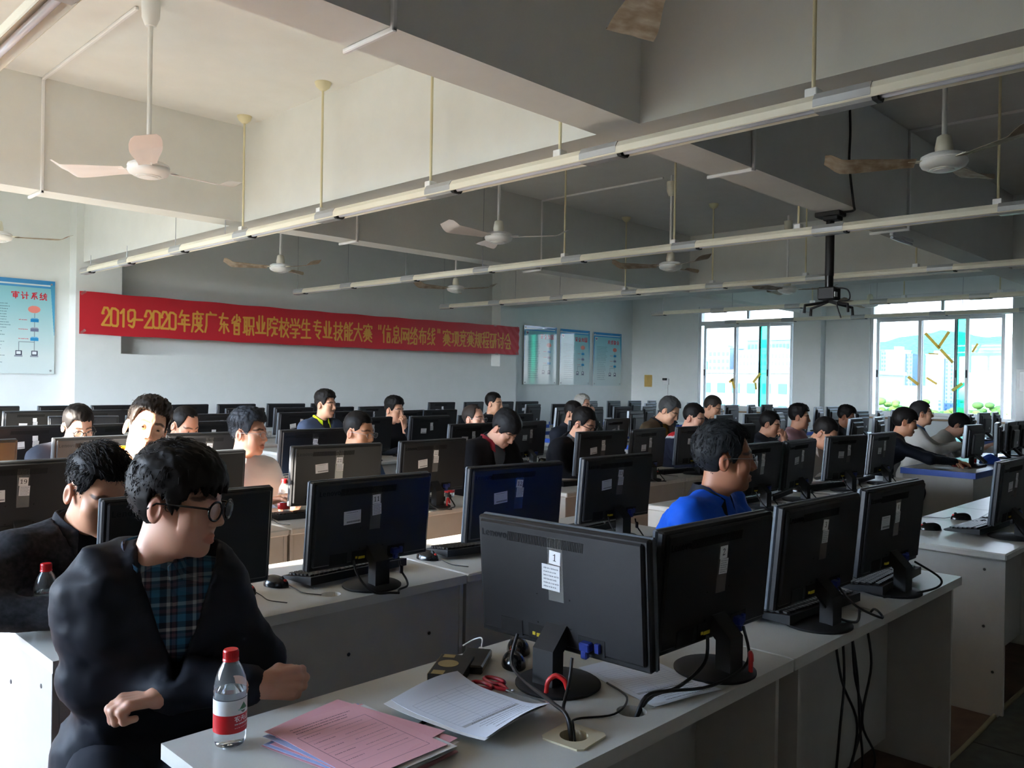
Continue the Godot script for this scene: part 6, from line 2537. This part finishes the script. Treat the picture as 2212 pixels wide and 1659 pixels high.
	person({"id": "spectacled", "at": V(-4.4, 1.145, -3.1), "body": 6.0, "yaw": 14.0, "down": 8.0, "hair": "crop", "glasses": "wire", "cloth": denim, "skin": srgb(196, 140, 106), "lean": [0.0, -0.18], "label": "man with thin glasses and cropped hair, lower face hidden by monitor 21", "who": "man behind monitor 21"})
	person({"id": "thinker", "at": V(-6.62, 1.175, -5.08), "body": 4.0, "yaw": 10.0, "down": 6.0, "hair": "quiff", "cloth": black, "skin": srgb(200, 148, 118), "elbow_l": V(0.2, 0.8, 0.14), "wrist_l": V(0.06, 0.99, 0.11), "aim_l": V(-0.3, 1, 0.1), "palm_l": V(0, 0, -1), "hands": "fist", "label": "young man with quiff hair holding his fist to his mouth", "who": "man with his fist at his mouth"})
	person({"id": "balding", "at": V(-5.45, 1.14, -5.07), "body": 4.0, "yaw": 12.0, "down": 0.0, "hair": "receding", "hair_color": srgb(48, 40, 36), "glasses": "wire", "cloth": grey, "skin": srgb(214, 160, 132), "label": "balding man with thin glasses peering over a monitor in the fourth row", "who": "balding man with glasses"})
	person({"id": "upright", "at": V(-7.85, 1.18, -7.66), "size": 1.15, "body": 4.0, "yaw": 16.0, "down": 2.0, "hair": "crop", "cloth": dark, "open": 0.1, "shirt": grey, "skin": srgb(200, 148, 116), "label": "man with cropped hair sitting upright before the wall, right of the banner's middle", "who": "man sitting before the wall"})
	person({"id": "suit", "at": V(-4.15, 1.145, -4.16), "body": 2.0, "yaw": 4.0, "down": 40.0, "hair": "bowl", "hair_color": srgb(30, 30, 32), "cloth": black, "garment": "suit_jacket", "open": 0.3, "shirt": grey, "collar": maroon, "skin": srgb(200, 150, 124), "lean": [0.0, -0.26], "wide": 1.1, "label": "man in black suit with head bowed low, red collar showing", "who": "man in the black suit looking down"})
	person({"id": "suit_glasses", "at": V(-4.2, 1.155, -5.09), "body": 2.0, "yaw": 8.0, "down": 22.0, "hair": "short", "glasses": "black", "cloth": black, "garment": "suit_jacket", "open": 0.2, "shirt": grey, "skin": srgb(206, 152, 122), "lean": [0.0, -0.2], "label": "man with glasses in black suit, reading behind the first monitor past the aisle", "who": "man in the black suit with glasses"})
	person({"id": "hidden", "at": V(-5.5, 1.16, -6.5), "body": 2.0, "yaw": 6.0, "down": 12.0, "hair": "crop", "cloth": dark, "skin": srgb(196, 144, 114), "label": "man half hidden behind the glasses-wearing man in the black suit", "who": "half hidden man"})
	person({"id": "grey", "at": V(-6.68, 1.2, -8.07), "body": 4.0, "yaw": 6.0, "down": 6.0, "hair": "swept", "hair_color": srgb(150, 146, 140), "glasses": "black", "cloth": olive, "skin": srgb(206, 152, 124), "elbow_l": V(0.24, 0.84, 0.12), "wrist_l": V(0.07, 1.04, 0.12), "aim_l": V(-0.1, 1, 0.0), "palm_l": V(0, 0, -1), "hands": "fist", "label": "grey-haired man with glasses holding a hand to his chin", "who": "grey-haired man"})
	person({"id": "tweed", "at": V(-4.82, 1.205, -7.2), "size": 1.08, "body": 4.0, "yaw": 6.0, "down": 30.0, "hair": "swept", "hair_color": srgb(62, 62, 62), "cloth": brown, "open": 0.26, "shirt": mustard, "collar": black, "skin": srgb(206, 156, 124), "lean": [0.0, -0.2], "wide": 1.08, "label": "man in brown tweed jacket and mustard sweater looking down", "who": "man in the brown jacket"})
	person({"id": "sport", "at": V(-4.03, 1.18, -6.41), "body": 4.0, "yaw": 6.0, "down": 16.0, "hair": "crop", "cloth": sport, "garment": "sports_shirt", "paint": sport_paint, "collar": navy, "skin": srgb(210, 156, 128), "lean": [0.0, -0.14], "wide": 1.12, "label": "man in red sports shirt with navy collar and white stripe", "who": "man in the red sports shirt"})
	person({"id": "polo", "at": V(-5.4, 1.2, -9.0), "size": 1.1, "body": 6.0, "yaw": 10.0, "down": 24.0, "hair": "crop", "hair_color": srgb(44, 38, 34), "cloth": black, "garment": "polo_shirt", "collar": black, "skin": srgb(196, 144, 112), "label": "man in black polo shirt looking down before the left far window", "who": "man in the black polo shirt"})
	person({"id": "blue", "near": true, "at": V(-1.68, 1.2, -2.9), "size": 1.06, "body": 8.0, "yaw": 30.0, "down": 0.0, "hair": "swept", "hair_color": srgb(34, 36, 38), "glasses": "wire", "cloth": blue, "collar": navy, "skin": srgb(164, 110, 82), "lean": [0.02, -0.2], "wide": 1.14, "shrug": 0.03, "fold": 0.01, "elbow_l": V(0.3, 0.8, 0.06), "wrist_l": V(0.16, 0.8, 0.16), "elbow_r": V(-0.32, 0.78, 0.0), "wrist_r": V(-0.2, 0.8, 0.16), "no_stool": true, "label": "man in bright blue jacket with thin glasses, seen from behind in profile", "who": "man in the blue jacket"})
	person({"id": "chin", "at": V(-4.03, 1.09, -7.82), "body": 4.0, "yaw": 10.0, "down": 14.0, "hair": "short", "cloth": dark, "skin": srgb(196, 140, 110), "elbow_l": V(0.18, 0.82, 0.22), "wrist_l": V(0.05, 0.92, 0.14), "aim_l": V(-0.4, 1, 0.0), "palm_l": V(0, 0, -1), "elbow_r": V(-0.18, 0.82, 0.22), "wrist_r": V(-0.02, 0.9, 0.16), "aim_r": V(0.5, 1, 0.0), "palm_r": V(0, 0, -1), "hands": "fist", "label": "young man resting his chin on clasped hands, right of the blue jacket", "who": "man resting his chin on his hands"})
	person({"id": "rose", "at": V(-4.18, 1.135, -8.78), "size": 1.06, "body": 6.0, "yaw": 14.0, "down": 2.0, "hair": "quiff", "cloth": rose, "garment": "dress_shirt", "collar": rose, "skin": srgb(190, 136, 106), "wide": 1.1, "label": "man in dusty rose shirt sitting upright between the far windows", "who": "man in the rose shirt"})
	person({"id": "bowed", "at": V(-2.88, 1.105, -6.5), "body": 2.0, "yaw": 6.0, "down": 30.0, "hair": "crop", "glasses": "wire", "cloth": cream, "collar": cream, "skin": srgb(184, 130, 100), "lean": [0.0, -0.2], "label": "man with cropped hair and glasses bowing behind monitors 15 and 16", "who": "man bowing behind monitor 15"})
	person({"id": "spiky", "at": V(-4.12, 1.12, -9.88), "body": 4.0, "yaw": 8.0, "down": 16.0, "hair": "quiff", "cloth": black, "skin": srgb(180, 124, 96), "label": "man with spiky black hair bending behind the old square monitors", "who": "man with spiky hair"})
	person({"id": "reach", "at": V(-2.84, 1.155, -8.14), "body": 20.0, "yaw": 4.0, "down": 10.0, "roll": -6.0, "hair": "bowl", "cloth": navy, "skin": srgb(188, 132, 100), "lean": [-0.06, -0.22], "elbow_l": V(0.27, 0.86, 0.12), "wrist_l": V(0.1, 0.82, 0.34), "elbow_r": V(-0.2, 0.84, 0.2), "wrist_r": V(0.02, 0.81, 0.42), "label": "young man in black with bowl haircut reaching his arm over the blue-edged desk", "who": "young man in black"})
	person({"id": "lab", "at": V(-3.02, 1.215, -9.12), "body": 16.0, "yaw": 12.0, "down": -4.0, "hair": "short", "hair_color": srgb(40, 38, 38), "glasses": "wire", "cloth": cream, "open": 0.3, "shirt": denim, "collar": denim, "skin": srgb(196, 146, 116), "elbow_l": V(0.26, 0.84, 0.14), "wrist_l": V(0.08, 0.9, 0.34), "elbow_r": V(-0.26, 0.84, 0.14), "wrist_r": V(-0.05, 0.9, 0.34), "hands": "fist", "label": "man with glasses in off-white jacket over denim shirt, looking up to the right", "who": "man in the off-white jacket"})
	person({"id": "woman", "at": V(-2.92, 1.075, -9.98), "body": 6.0, "yaw": 10.0, "down": 34.0, "hair": "long", "hair_color": srgb(24, 22, 24), "cloth": cream, "skin": srgb(206, 156, 130), "lean": [0.0, -0.24], "label": "person with long black hair in off-white top bending behind a square monitor", "who": "person with long hair"})
